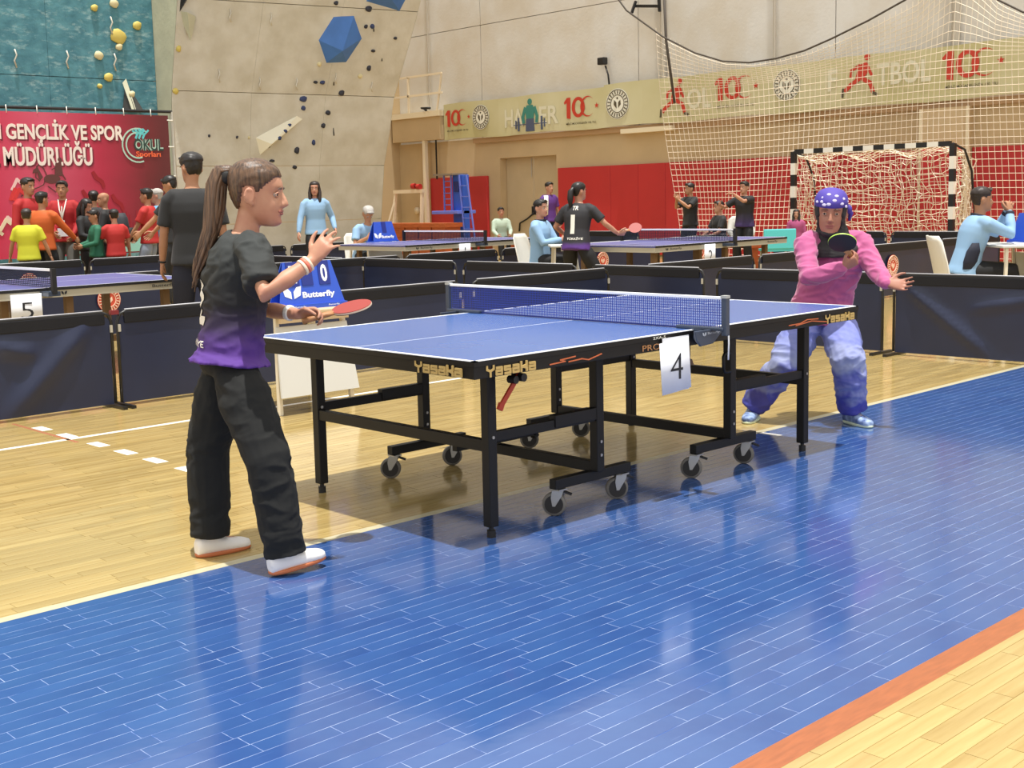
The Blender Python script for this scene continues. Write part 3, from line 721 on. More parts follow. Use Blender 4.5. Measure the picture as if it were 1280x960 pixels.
# ------------------------------------------------------------------ red banner on a frame, far left
rb = thing('printed_banner', 'large red banner laced to a frame below the teal climbing wall', 'banner', (0, 16, 0))
M_rban = grad_mat('red_banner_print', [(0, (170, 30, 52)), (.45, (196, 44, 78)), (.62, (206, 84, 110)), (.8, (178, 38, 66)), (.95, (112, 32, 38)), (1, (96, 34, 36))], axis=0, rough=.5, noise_amt=.06)
BX0, BX1, BZ0, BZ1 = 2.2, 7.72, .62, 2.93
mb = MB(); mb.box((BX0, -.01, BZ0), (BX1, .01, BZ1)); mb.build('cloth', M_rban, rb)
mb = MB(); mb.cyl((BX0 - .1, .06, BZ1 + .07), (BX1 + .12, .06, BZ1 + .07), .025, 8); mb.build('frame_rail', M_black, rb)
mb = MB(); mb.cyl((BX1 + .12, .06, 0), (BX1 + .12, .06, BZ1 + .07), .035, 8); mb.build('frame_post', mat('galvanised_tube', (190, 184, 170), rough=.4, metal=.4), rb)
mb = MB(); mb.cyl((BX0 - .1, .06, 0), (BX0 - .1, .06, BZ1 + .07), .035, 8); mb.build('frame_post', MATS['galvanised_tube'], rb)
for x in [BX0 + .5 * i + .2 for i in range(11)]:
    mb = MB(); mb.tube([(x, -.012, BZ1 - .02), (x, .0, BZ1 + .1), (x + .02, .08, BZ1 + .08)], .008, 5); mb.build('lace', M_white_line, rb)
for z in (2.85, 2.4, 1.9, 1.4): mb = MB(); mb.tube([(BX1 - .02, -.012, z), (BX1 + .1, .02, z), (BX1 + .14, .08, z)], .009, 5); mb.build('lace', M_white_line, rb)
XD, ZD = Vector((1, 0, 0)), Vector((0, 0, 1)); yb = -.014
M_bt = mat('cream_banner_letters', (238, 224, 214), rough=.5); M_btd = mat('banner_letter_shadow', (120, 30, 50), rough=.5)
for dx, dz_, M_, e in ((.025, -.025, M_btd, .002), (0, 0, M_bt, .005)):
    text('N GENÇLİK VE SPOR', (4.62 + dx, yb, 2.44 + dz_), XD, ZD, 2.25, .38, M_, rb, 'printed_words', off=.03, ext=e)
    text('İL MÜDÜRLÜĞÜ', (4.50 + dx, yb, 2.08 + dz_), XD, ZD, 1.79, .4, M_, rb, 'printed_words', off=.03, ext=e)
M_lg = mat('pale_green_print', (176, 206, 190), rough=.5); M_lo = mat('orange_print', (236, 104, 62), rough=.5); M_lt = mat('turquoise_print', (98, 196, 200), rough=.5); M_ldk = mat('dark_green_print', (40, 62, 56), rough=.5)
OB = Vector((0, yb, 0))
mb = MB(); 
for i in range(16):
    a0, a1 = math.radians(50 + 15 * i), math.radians(65 + 15 * i)
    for r0 in (.2, .27): mb.prism([(7.12 + r0 * math.cos(a0), 2.42 + r0 * math.sin(a0)), (7.12 + (r0 + .025) * math.cos(a0), 2.42 + (r0 + .025) * math.sin(a0)), (7.12 + (r0 + .025) * math.cos(a1), 2.42 + (r0 + .025) * math.sin(a1)), (7.12 + r0 * math.cos(a1), 2.42 + r0 * math.sin(a1))], OB, XD, ZD, .003)
mb.build('logo_arc', M_lg, rb)
for off_, M_, e in ((.07, M_lg, .003), (.015, M_ldk, .006)): text('OKUL', (7.05, yb, 2.33), XD, ZD, .55, .2, M_, rb, 'logo_word', off=off_, ext=e)
text('Sporları', (7.08, yb, 2.2), XD, ZD, .46, .12, M_lo, rb, 'logo_word', off=.02, ext=.006)
mb = MB()
for x0, s in ((7.12, 1), (7.25, 1), (7.18, .8)):
    mb.prism(disc_poly(x0 - .02, 2.68, .025, 10), OB, XD, ZD, .004); stroke(mb, [(x0 - .08, 2.66), (x0, 2.6), (x0 + .08, 2.67)], .03, OB, XD, ZD, .004); stroke(mb, [(x0, 2.6), (x0 - .03, 2.54)], .035, OB, XD, ZD, .004)
mb.build('logo_figures', M_lt, rb)
# line drawing of a horse and rider, small flags, pale drawing at far left
mb = MB()
for pts in ([(5.28, 1.98), (5.36, 2.1), (5.44, 2.04), (5.5, 1.9), (5.66, 1.9), (5.72, 1.98)], [(5.33, 2.08), (5.3, 1.9), (5.36, 1.84)], [(5.48, 1.9), (5.42, 1.78), (5.34, 1.74), (5.1, 1.66), (5.04, 1.6)], [(5.66, 1.9), (5.72, 1.74), (5.66, 1.6)], [(5.7, 2.0), (5.68, 2.12), (5.76, 2.16)], [(5.68, 2.08), (5.58, 2.02)], [(5.72, 2.0), (5.8, 1.86)], [(5.5, 1.75), (5.62, 1.66)]):
    stroke(mb, pts, .016, OB, XD, ZD, .003)
mb.prism(disc_poly(5.72, 2.18, .035, 10), OB, XD, ZD, .003)
mb.prism([(5.57 + .14 * math.cos(t), 1.87 + .075 * math.sin(t)) for t in [i * math.pi / 8 for i in range(16)]], OB, XD, ZD, .002); mb.prism([(5.42, 1.9), (5.34, 2.06), (5.27, 2.02), (5.25, 1.96), (5.33, 1.98), (5.36, 1.84)], OB, XD, ZD, .002); mb.prism([(5.62, 1.92), (5.64, 2.12), (5.74, 2.14), (5.76, 1.92)], OB, XD, ZD, .002)
mb.build('printed_rider', mat('sepia_print', (96, 52, 48), rough=.5), rb)
for x, z in ((6.3, 2.0), (6.62, 1.62), (6.1, 1.7)):
    mb = MB(); mb.prism([(x, z), (x - .05, z - .03), (x + .0, z - .14), (x + .1, z - .2), (x + .14, z - .3), (x + .19, z - .26), (x + .16, z - .16), (x + .07, z - .1)], OB, XD, ZD, .003); mb.build('printed_flag', mat('flag_red_print', (150, 18, 32), rough=.5), rb)
mb = MB()
for q in range(34):
    x, z = r2.uniform(3.6, 4.98), r2.uniform(.8, 1.75); mb.mark(q % 3); w = r2.uniform(.03, .09); a = r2.uniform(-1, 1)
    stroke(mb, [(x, z), (x + .12 * math.cos(a), z + .16), (x + .2 * math.cos(a), z + .1)], w, OB, XD, ZD, .002 + q * .00004)
mb.build('printed_drawing', [mat('pale_pink_print', (232, 196, 190), rough=.5), mat('bright_red_print', (206, 50, 52), rough=.5), mat('pale_cream_print', (226, 210, 180), rough=.5)], rb)
mb = MB()
for q in range(16):
    x = 6.55 + q * .06; h = r2.uniform(.1, .4); stroke(mb, [(x, 1.0), (x, 1.0 + h)], .03, OB, XD, ZD, .002)
mb.build('printed_crowd', mat('dark_red_print', (150, 30, 44), rough=.5), rb)
mb = MB(); mb.prism([(5.9, .64), (7.7, .64), (7.7, .86), (5.9, .98)], OB, XD, ZD, .002); mb.build('printed_ground', mat('pale_teal_print', (150, 206, 196), rough=.5), rb)
# ------------------------------------------------------------------ barriers
M_navy = mat('navy_barrier_cloth', (38, 45, 72), rough=.36, spec=.45, var=.18, vscale=2.5, bump=.06, bscale=4)
M_navyw = mat('worn_navy_cloth', (48, 58, 92), rough=.5, var=.3, vscale=7)
M_sleeve = mat('black_sleeve', (22, 23, 30), rough=.55, spec=.3, var=.1, vscale=9)
M_pole = mat('black_tube', (26, 25, 26), rough=.35)
M_edge = mat('grey_piping', (188, 188, 194), rough=.5)
M_emb_o = mat('orange_badge', (196, 74, 52), rough=.55); M_emb_p = mat('cream_badge', (236, 208, 186), rough=.55)
M_tapew = mat('white_tie', (176, 172, 160), rough=.6)
HB = .665
def barrier(p, q, label, emb=(), feet=(1, 1), crease=(), poles=True):
    """p, q = ends on the floor (x, y); emb = positions along the panel"""
    p, q = Vector((*p, 0)), Vector((*q, 0)); d = q - p; L = d.length; yaw = math.atan2(d.y, d.x)
    o = thing('barrier', label, 'barrier', (p + q) / 2, yaw, 'navy court barriers')
    h = L / 2; r = .07
    pts = [(-h, 0, .03), (-h, 0, HB - r), (-h + r * .3, 0, HB - r * .3), (-h + r, 0, HB), (h - r, 0, HB), (h - r * .3, 0, HB - r * .3), (h, 0, HB - r), (h, 0, .03)]
    mb = MB(); mb.tube(pts, .011, 8); mb.build('tube_frame', M_pole, o)
    mb = MB(); n = 48 if crease else 16; V = []; Fs = []; sd = p.x * 1.7 + p.y
    rows = [.025 + (HB - .04) * k / 16 for k in range(17)] if crease else [.025, .2, .38, .55, HB - .015]
    for i in range(n + 1):
        x = -h + .012 + (L - .024) * i / n
        for j, z in enumerate(rows):
            zz_ = z
            e = min(x + h, h - x)
            if j == len(rows) - 1 and e < .07: zz_ = z - (.07 - e) * .6
            w = .008 * noise.noise(Vector((x * 1.5 + sd, z * 3, sd))) * (1 if 0 < j < len(rows) - 1 else .2)
            if 0 < j < len(rows) - 1 and not crease: w -= .004 * math.sin(x * 9 + sd * 3) * math.sin(z * 6)
            for (x0, z0), (x1, z1), wd_ in crease:
                dx, dz2 = x1 - x0, z1 - z0; L2 = math.hypot(dx, dz2); t = ((x - x0) * dx + (z - z0) * dz2) / L2 / L2; pr = ((x - x0) * dz2 - (z - z0) * dx) / L2
                w -= .036 * math.exp(-(pr / (wd_ * 1.6)) ** 2) * max(0, min(1, 3 * t + .4, 3 * (1 - t) + .4)) * min(1, 6 * e)
            V.append((x, w, zz_))
    m = len(rows)
    for i in range(n):
        for j in range(m - 1): a = i * m + j; Fs.append((a, a + m, a + m + 1, a + 1))
    N = len(V); V2 = [(x, y + .006, z) for x, y, z in V]; F2 = [tuple(reversed([k + N for k in f])) for f in Fs]
    mb.add(V + V2, Fs + F2, True)
    mb.build('cloth', M_navy, o)
    mb = MB(); mb.box((-h + .05, -.013, HB - .085), (h - .05, .013, HB - .004)); mb.build('top_sleeve', M_sleeve, o, bevel=.006)
    mb = MB(); mb.tube([(-h + .06, 0, HB + .010), (h - .06, 0, HB + .010)], .0055, 5); mb.build('piping', M_edge, o)
    for s, f in ((-1, feet[0]), (1, feet[1])):
        if f:
            mb = MB(); mb.box((s * (h - .01) - .016, -.16, .0), (s * (h - .01) + .016, .16, .022)); mb.build('foot', M_pole, o)
            mb = MB(); mb.box((s * (h - .008) - .01, -.02, HB - .14), (s * (h - .008) + .008, -.008, HB - .09)); mb.build('tie', M_tapew, o)
    nrm = Vector((0, -1, 0))
    for e in emb:
        emblem(o, Vector((e, -.022, .40)), Vector((1, 0, 0)), ZD, .135, M_emb_p, M_emb_o)
    return o
B = barrier
B((-.95, 4.52), (.775, 4.52), 'nearest navy barrier at the left edge, with a long diagonal fold', crease=[((.66, .57), (.12, .05), .04), ((.05, .5), (.3, .43), .022)])
b0_ = B((.82, 4.52), (2.40, 4.52), 'navy barrier directly behind the left player')
B((2.46, 4.52), (4.02, 4.52), 'navy barrier behind the umpire desk, ending at the far net post')
B((4.16, 4.52), (5.95, 4.52), 'navy barrier seen just above the middle of the net, slanting up to the right')
B((6.5, 4.52), (8.36, 4.52), 'navy barrier below the paper number two, with a rounded right end')
B((8.46, 4.52), (10.2, 4.52), 'navy barrier just left of the pink player, second row back', emb=(.05,))
B((10.36, 4.52), (12.42, 4.52), 'navy barrier with round badge just right of the pink player', emb=(-.08,))
B((12.58, 4.52), (14.3, 4.52), 'navy barrier half hidden behind the white chair on the right')
B((6.3, 1.74), (6.3, -.05), 'navy barrier at the right edge of the photo, with a pale diagonal crease', crease=[((-.78, .56), (-.1, .06), .022), ((-.2, .42), (.45, .54), .02)])
B((6.3, 3.50), (6.3, 1.84), 'navy barrier directly behind the pink player and the table end')
B((6.3, 5.05), (6.3, 3.65), 'navy barrier directly above the right half of the net')
B((6.3, 6.97), (6.3, 5.25), 'navy barrier below the seated white-chair umpire in the middle')
B((6.3, 8.82), (6.3, 7.10), 'navy barrier with worn top left of the net, rounded right end')
B((6.3, 10.85), (6.3, 9.2), 'navy barrier above the blue scoreboard behind the raised hand')
B((.1, 9.0), (1.8, 9.0), 'navy barrier behind the far table five, at the left edge')
B((1.9, 9.0), (3.64, 9.0), 'navy barrier with badge behind the right end of table five', emb=(.20,))
B((3.75, 9.0), (5.42, 9.0), 'navy barrier hidden mostly behind the man in the black tee')
B((5.5, 9.0), (7.04, 9.0), 'navy barrier below the far scoreboard and desk')
B((7.13, 9.0), (8.78, 9.0), 'navy barrier below the blank paper sign of the far left table')
B((8.86, 9.0), (10.5, 9.0), 'navy barrier with badge behind the white chair of the middle umpire', emb=(-.22,))
B((10.58, 9.0), (12.3, 9.0), 'navy barrier with badge seen under the near end of table two', emb=(-.5,))
B((12.4, 9.0), (14.1, 9.0), 'navy barrier with badge seen under the far end of table two', emb=(.1,))
B((1.2, 13.0), (2.9, 13.0), 'navy barrier before the red banner, leftmost, behind the boy in yellow')
B((2.98, 13.0), (4.62, 13.0), 'navy barrier with badge half above it, before the orange jacket', emb=(.0,))
B((4.70, 13.0), (6.4, 13.0), 'navy barrier before the boy in the red tee')
B((7.3, 14.3), (8.88, 14.3), 'navy barrier beside the left player face, before the grey climbing wall')
B((8.98, 14.3), (10.5, 14.3), 'navy barrier behind the woman in light blue')
B((15.3, 13.2), (15.3, 11.9), 'dark barrier low before the red padding, right of the player numbered one')
B((15.3, 8.9), (15.3, 7.3), 'dark barrier left of the pink player near the goal')
B((15.3, 7.2), (15.3, 6.80), 'short dark barrier piece just right of the black headscarf')
B((15.3, 6.72), (15.3, 5.5), 'dark barrier low before the handball goal')

mb = MB(); mb.cbox((-.81, 0, HB - .005), (.06, .03, .03)); mb.build('joint_clip', mat('dark_red_clip', (120, 34, 40), rough=.5), b0_)

# ------------------------------------------------------------------ the near table
L_, W_t, H_ = 2.74, 1.525, .76
M_top = mat('blue_table_top', (70, 102, 164), rough=.27, spec=.55, var=.05, vscale=3)
M_tline = mat('white_table_line', (240, 242, 246), rough=.4)
M_frame = mat('black_table_frame', (15, 13, 13), rough=.5, spec=.35, var=.2, vscale=8)
M_gold = mat('gold_print', (190, 160, 96), rough=.5); M_org = mat('orange_print_line', (196, 100, 58), rough=.5)
M_steel = mat('zinc_steel', (170, 168, 164), rough=.35, metal=.8); M_rubber = mat('grey_tyre', (112, 108, 102), rough=.6); M_tyre2 = mat('pale_tyre_edge', (150, 146, 140), rough=.6)
tb = thing('table_tennis_table', 'large blue table tennis table in front with black frame and paper number four', 'table', (0, 0, 0))
for k, (a, b) in enumerate(((0, 1.368), (1.372, 2.74))):
    mb = MB(); mb.box((a, 0, H_ - .022), (b, W_t, H_)); top = mb.build('tabletop', [M_top], tb, bevel=.002)
    mb = MB(); e = .0006
    for lo, hi in (((a, 0), (b, .02)), ((a, W_t - .02), (b, W_t)), ((0 if k == 0 else b - .02, 0), (.02 if k == 0 else b, W_t))):
        mb.box((lo[0], lo[1], H_ - .004), (hi[0], hi[1], H_ + e))
    mb.build('edge_line', M_tline, top)
    mb = MB(); mb.box((a, W_t / 2 - .0017, H_ - .001), (b, W_t / 2 + .0017, H_ + e)); mb.build('centre_line', M_tline, top)
    mb = MB(); mb.box((a - (0.002 if k == 0 else 0), -.002, H_ - .0225), (b + (.002 if k else 0), 0, H_ - .004)); mb.build('edge_band', M_frame, top)
    mb = MB(); mb.box((-.002, 0, H_ - .0225), (0, W_t, H_ - .004)) if k == 0 else mb.box((b, 0, H_ - .0225), (b + .002, W_t, H_ - .004)); mb.build('edge_band', M_frame, top)
    # apron: four rails
    z0, z1 = .69, H_ - .022
    for nm, lo, hi in (('apron', (a, .002, z0), (b, .028, z1)), ('apron', (a, W_t - .028, z0), (b, W_t - .002, z1)), ('apron', ((a + .002) if k == 0 else b - .028, .028, z0), ((a + .028) if k == 0 else b - .002, W_t - .028, z1)), ('apron', (a + .02 if k else b - .046, .028, z0), (a + .046 if k else b - .02, W_t - .028, z1))):
        mb = MB(); mb.box(lo, hi); mb.build(nm, M_frame, tb, bevel=.002)
    mb = MB(); mb.box((a + .03, .03, H_ - .05), (b - .03, W_t - .03, H_ - .022)); mb.build('underside', mat('dark_board_underside', (30, 28, 30), rough=.8), tb)
LX = (.235, .885, 1.862, 2.505); LY = (.178, 1.347)
lw = .046
for ix, x in enumerate(LX):
    end = ix in (0, 3)
    for y in LY:
        mb = MB(); mb.box((x - lw / 2, y - lw / 2, .045 if end else .165), (x + lw / 2, y + lw / 2, .69)); lg = mb.build('leg', M_frame, tb, bevel=.004)
        if end:
            mb = MB(); mb.cyl((x, y, .0), (x, y, .03), .018, 14); mb.cyl((x, y, .03), (x, y, .05), .010, 10); mb.build('levelling_foot', M_black, lg)
        for z in ((.415,) if end else (.30, .24)):
            for s in (-1, 1):
                mb = MB(); mb.cyl((x, y + s * lw / 2, z), (x, y + s * (lw / 2 + .004), z), .007, 8); mb.build('bolt', M_steel, lg)
    # cross rail between the two legs
    z = .378 if end else .165 + .02
    mb = MB(); mb.box((x - .018, LY[0] + lw / 2, z - .024), (x + .018, LY[1] - lw / 2, z + .024)); mb.build('cross_rail', M_frame, tb, bevel=.003)
for a, b in ((0, 1), (2, 3)):
    for y in LY:
        mb = MB(); mb.box((LX[a] + lw / 2, y - .014, .392), (LX[b] - lw / 2, y + .014, .434)); mb.build('side_rail', M_frame, tb, bevel=.003)
        mid = LX[b] if a == 0 else LX[a]; s = -1 if a == 0 else 1
        mb = MB(); mb.box((min(mid, mid + s * .28), y - .02, .400), (max(mid, mid + s * .28), y + .02, .452)); mb.build('rail_sleeve', M_frame, tb, bevel=.003)
def caster(x, y, parent, turn):
    c = Vector((x, y, 0)); dx, dy = math.cos(turn), math.sin(turn); R = .052
    ax = Vector((-dy, dx, 0)); wc = c + Vector((dx, dy, 0)) * .022 + Vector((0, 0, R))
    mb = MB()
    secs = []
    for t, r in ((-.014, .040), (-.012, .050), (-.006, .052), (.006, .052), (.012, .050), (.014, .040)): secs.append((wc + ax * t, Vector((dx, dy, 0)), Vector((0, 0, 1)), r, r))
    mb.mark(0).loft(secs, 22); mb.mark(1)
    for s in (-1, 1):
        mb.cyl(wc + ax * s * .0142, wc + ax * s * .0165, .0405, 20)
    w = mb.build('caster_wheel', [M_rubber, mat('dark_grey_hub', (34, 31, 30), rough=.5)], parent)
    mb = MB()
    for s in (-1, 1):
        q = ax * s * .0185
        mb.add([wc + q + Vector((dx, dy, 0)) * a + Vector((0, 0, b)) + ax * k * .0025 for k in (-1, 1) for a, b in ((-.006, -.008), (.006, -.008), (.012, .03), (.006, .062), (-.042, .062), (-.036, .04))],
               [(5, 4, 3, 2, 1, 0), (6, 7, 8, 9, 10, 11)] + [(i, (i + 1) % 6, 6 + (i + 1) % 6, 6 + i) for i in range(6)])
    mb.cbox(c + Vector((0, 0, .117)), (.05, .05, .006)); mb.cyl(wc - ax * .022, wc + ax * .022, .007, 10)
    mb.build('caster_fork', M_steel, parent)
    mb = MB(); mb.bar(c + Vector((-dx * .02, -dy * .02, .108)), c + Vector((-dx * .055, -dy * .055, .095)), .02, .008); mb.build('caster_brake', M_black, parent)
turns = {(1, 0): ((.67, 2.2), (1.08, 2.55)), (2, 0): ((1.63, 2.15), (2.06, 2.0)), (1, 1): ((.66, 2.3), (1.07, 2.6)), (2, 1): ((1.64, 2.4), (2.06, 2.2))}
for (ix, iy), cs in turns.items():
    y = LY[iy] + .03 * (1 if iy == 0 else -1); x0, x1 = LX[ix] - .255, LX[ix] + .24
    mb = MB(); mb.box((x0, y - .02, .122), (x1, y + .02, .166)); cbar = mb.build('caster_bar', M_frame, tb, bevel=.003)
    for x, t in cs: caster(x, y, cbar, t)
# folding levers, handles, latch
mb = MB(); mb.bar((.335, .10, .665), (.235, .10, .555), .02, .010, up=(0, 1, 0)); mb.bar((.235, .10, .56), (.222, .10, .535), .024, .014, up=(0, 1, 0)); mb.build('red_lever', mat('red_lever_plastic', (176, 58, 34), rough=.45), tb)['label'] = 'red folding lever'
mb = MB(); mb.cyl((.335, .07, .655), (.335, .13, .655), .017, 14); mb.cyl((.30, .08, .648), (.30, .12, .648), .016, 14); mb.build('lever_pivot', M_black, tb)
mb = MB(); mb.tube([(1.80, .13, .60), (1.755, .13, .60), (1.745, .13, .585), (1.745, .13, .525), (1.755, .13, .51), (1.80, .13, .51)], .008, 8); mb.build('pull_handle', M_frame, tb)
mb = MB(); mb.bar((.60, .8, .23), (1.12, .8, .23), .03); mb.bar((1.12, .8, .23), (1.13, .8, .205), .03); mb.build('gas_strut', M_frame, tb)
XD1, YD0 = Vector((1, 0, 0)), Vector((0, 1, 0))
GLY = dict(Y=[[(0, 1.25), (0, .72), (.35, .5), (.7, .72), (.7, 1.25)], [(.35, .5), (.35, -.15)]], a=[[(.02, .8), (.6, .8), (.6, 0), (0, 0), (0, .42), (.6, .42)]], s=[[(.6, .8), (0, .8), (0, .43), (.6, .43), (.6, 0), (0, 0)]], k=[[(0, 1.1), (0, -.05)], [(.6, 1.1), (.6, .62), (0, .42)], [(.3, .45), (.6, .3), (.6, -.05)]])
def logo_word(origin, xdir, w, h, M, parent):
    mb = MB(); k = w / 5.2; v = h / 1.4
    for i, c in enumerate('Yasaka'):
        for pl in GLY[c]: stroke(mb, [((i * .9 + (0 if i == 0 else .08) + x) * k, (y + .15) * v) for x, y in pl], .0100, Vector(origin), Vector(xdir), ZD, .0008)
    return mb.build('maker_lettering', M, parent)
logo_word((.065, -.0005, .694), XD1, .255, .044, M_gold, tb); logo_word((2.43, -.0005, .694), XD1, .26, .044, M_gold, tb); logo_word((-.0005, .345, .694), -YD0, .275, .044, M_gold, tb)
text('PROGRESS', (.985, -.0005, .697), XD1, ZD, .30, .026, mat('bronze_print', (176, 124, 76), rough=.5), tb, 'model_lettering')
text('2XA-5', (1.055, -.0025, .742), XD1, ZD, .085, .012, M_ink_w, tb, 'stencil_lettering')
for pts in ([(.41, .704), (.50, .708), (.47, .716), (.56, .722)], [(.52, .704), (.60, .708), (.64, .700), (.72, .716)], [(2.10, .712), (2.2, .714), (2.26, .728), (2.36, .724)], [(2.16, .706), (2.3, .718), (2.44, .702)]):
    mb = MB(); stroke(mb, pts, .005, Vector((0, 0.0, 0)), XD1, ZD, .0012); mb.build('printed_zigzag', M_org, tb)
# net with posts and clamps
nt_ = thing('table_net', 'blue mesh net with white tape clamped across the front table', 'net', (L_ / 2, 0, 0))
M_cord = mat('blue_net_cord', (44, 66, 160), rough=.6); M_clamp = mat('slate_net_clamp', (56, 66, 84), rough=.4, spec=.5)
ya, yb_ = -.1525, W_t + .1525
mb = MB()
n_v, n_h = 150, 11
for i in range(n_v + 1):
    y = ya + .02 + (yb_ - ya - .04) * i / n_v; mb.box((-.0012, y - .0013, H_ + .006), (.0012, y + .0013, H_ + .142))
for j in range(n_h + 1):
    z = H_ + .008 + .132 * j / n_h; mb.box((-.001, ya + .02, z - .0013), (.001, yb_ - .02, z + .0013))
mb.build('mesh', M_cord, nt_)['kind'] = 'stuff'
mb = MB(); mb.box((-.004, ya + .02, H_ + .002), (.004, yb_ - .02, H_ + .009)); mb.build('bottom_cord', mat('dark_blue_band', (26, 40, 110), rough=.6), nt_)
mb = MB(); mb.box((-.006, ya + .01, H_ + .139), (.006, yb_ - .01, H_ + .1525)); mb.build('top_tape', M_tline, nt_, bevel=.002)
for y, s in ((ya, 1), (yb_, -1)):
    mb = MB(); mb.box((-.014, y - .014, H_ - .02), (.014, y + .014, H_ + .157)); p_ = mb.build('post', M_clamp, nt_, bevel=.004)
    mb = MB(); mb.cbox((0, y, H_ + .152), (.03, .03, .012)); mb.build('post_cap', mat('grey_cap', (166, 168, 166), rough=.5), p_)
    mb = MB(); mb.box((-.02, min(y, y + s * .26), H_ + .001), (.02, max(y, y + s * .26), H_ + .016)); mb.build('clamp_arm', M_clamp, nt_, bevel=.004)
    mb = MB(); mb.prism([(-.13, 0), (-.12, -.04), (-.09, -.07), (0, -.065), (.09, 0)], (0, -.075 if s > 0 else W_t + .087, H_ + .006), XD1, ZD, .012); mb.build('clamp_plate', M_clamp, nt_, bevel=.003)
    mb = MB(); mb.prism([(-.03, -.005), (.02, -.005), (.02, -.075), (-.03, -.05)], (0, y + s * .16, H_ + .008), Vector((1, 0, 0)), ZD, .05 * s); mb.build('clamp_block', M_clamp, nt_)
    mb = MB(); mb.cyl((-.0, y + s * .2, H_ - .14), (-.0, y + s * .2, H_ - .03), .007, 10); mb.cyl((0, y + s * .2, H_ - .165), (0, y + s * .2, H_ - .14), .022, 14, .014); mb.build('clamp_screw', mat('bronze_knob', (70, 44, 30), rough=.4), nt_)
    mb = MB(); mb.tube([(.02, y, H_ + .02), (.025, y, H_ - .06), (.028, y + .005, H_ - .13)], .004, 6); mb.build('tension_cord', M_tline, nt_)
yy = -.0875
def bfly(mb, x, z, s, O, X=XD1):
    for k in (-1, 1):
        mb.prism([(x + k * a * s, z + b * s) for a, b in ((.06, -.3), (.55, -.05), (.6, .45), (.3, .4), (.1, .12))][::k], O, X, ZD, .0008)
text('Butterfly', (-.04, yy, H_ - .018), XD1, ZD, .085, .014, mat('silver_print', (170, 176, 186), rough=.4), nt_, 'clamp_lettering')
mb = MB(); bfly(mb, -.065, H_ - .014, .022, Vector((0, yy, 0))); mb.build('clamp_logo', MATS['silver_print'], nt_)
# paper number hung on the apron
M_paper = mat('white_paper', (232, 234, 240), rough=.7, var=.05, vscale=12); M_dig = mat('black_digit_print', (26, 28, 36), rough=.6)
def paper(name, loc, yaw, w, h, digit, label, tilt=0.0, dw=.42, curl=.012):
    o = thing(name, label, 'sign', loc, yaw); mb = MB(); n = 6; V = []; Fs = []
    for k in (0, .0012):
        for i in range(n + 1):
            t = i / n
            for z in (-h / 2, h / 2): V.append((-w / 2 + w * t + tilt * (-z), k - curl * math.sin(math.pi * t) * .5, z + tilt * (w * t - w / 2) * .9))
    m = 2 * (n + 1)
    for i in range(n): q = 2 * i; Fs += [(q, q + 2, q + 3, q + 1), (m + q, m + q + 1, m + q + 3, m + q + 2), (q, m + q, m + q + 2, q + 2), (q + 1, q + 3, m + q + 3, m + q + 1)]
    mb.add(V, Fs, True); pp = mb.build('sheet', M_paper, o)
    if digit:
        t_ = text(digit, (-w * dw / 2, -.0012 - curl * .5, -h * .26), Vector((1, 0, .0)), ZD, w * dw, h * .5, M_dig, o, 'printed_digit', off=-.012)
    return o
pp = paper('paper_number', (1.192, -.016, .615), 0, .205, .23, '4', 'white paper with number 4 hung on the side of the front table', tilt=.08)
mb = MB(); mb.box((-.085, .004, -.115), (.10, .006, .128)); mb.build('back_sheet', M_paper, pp)

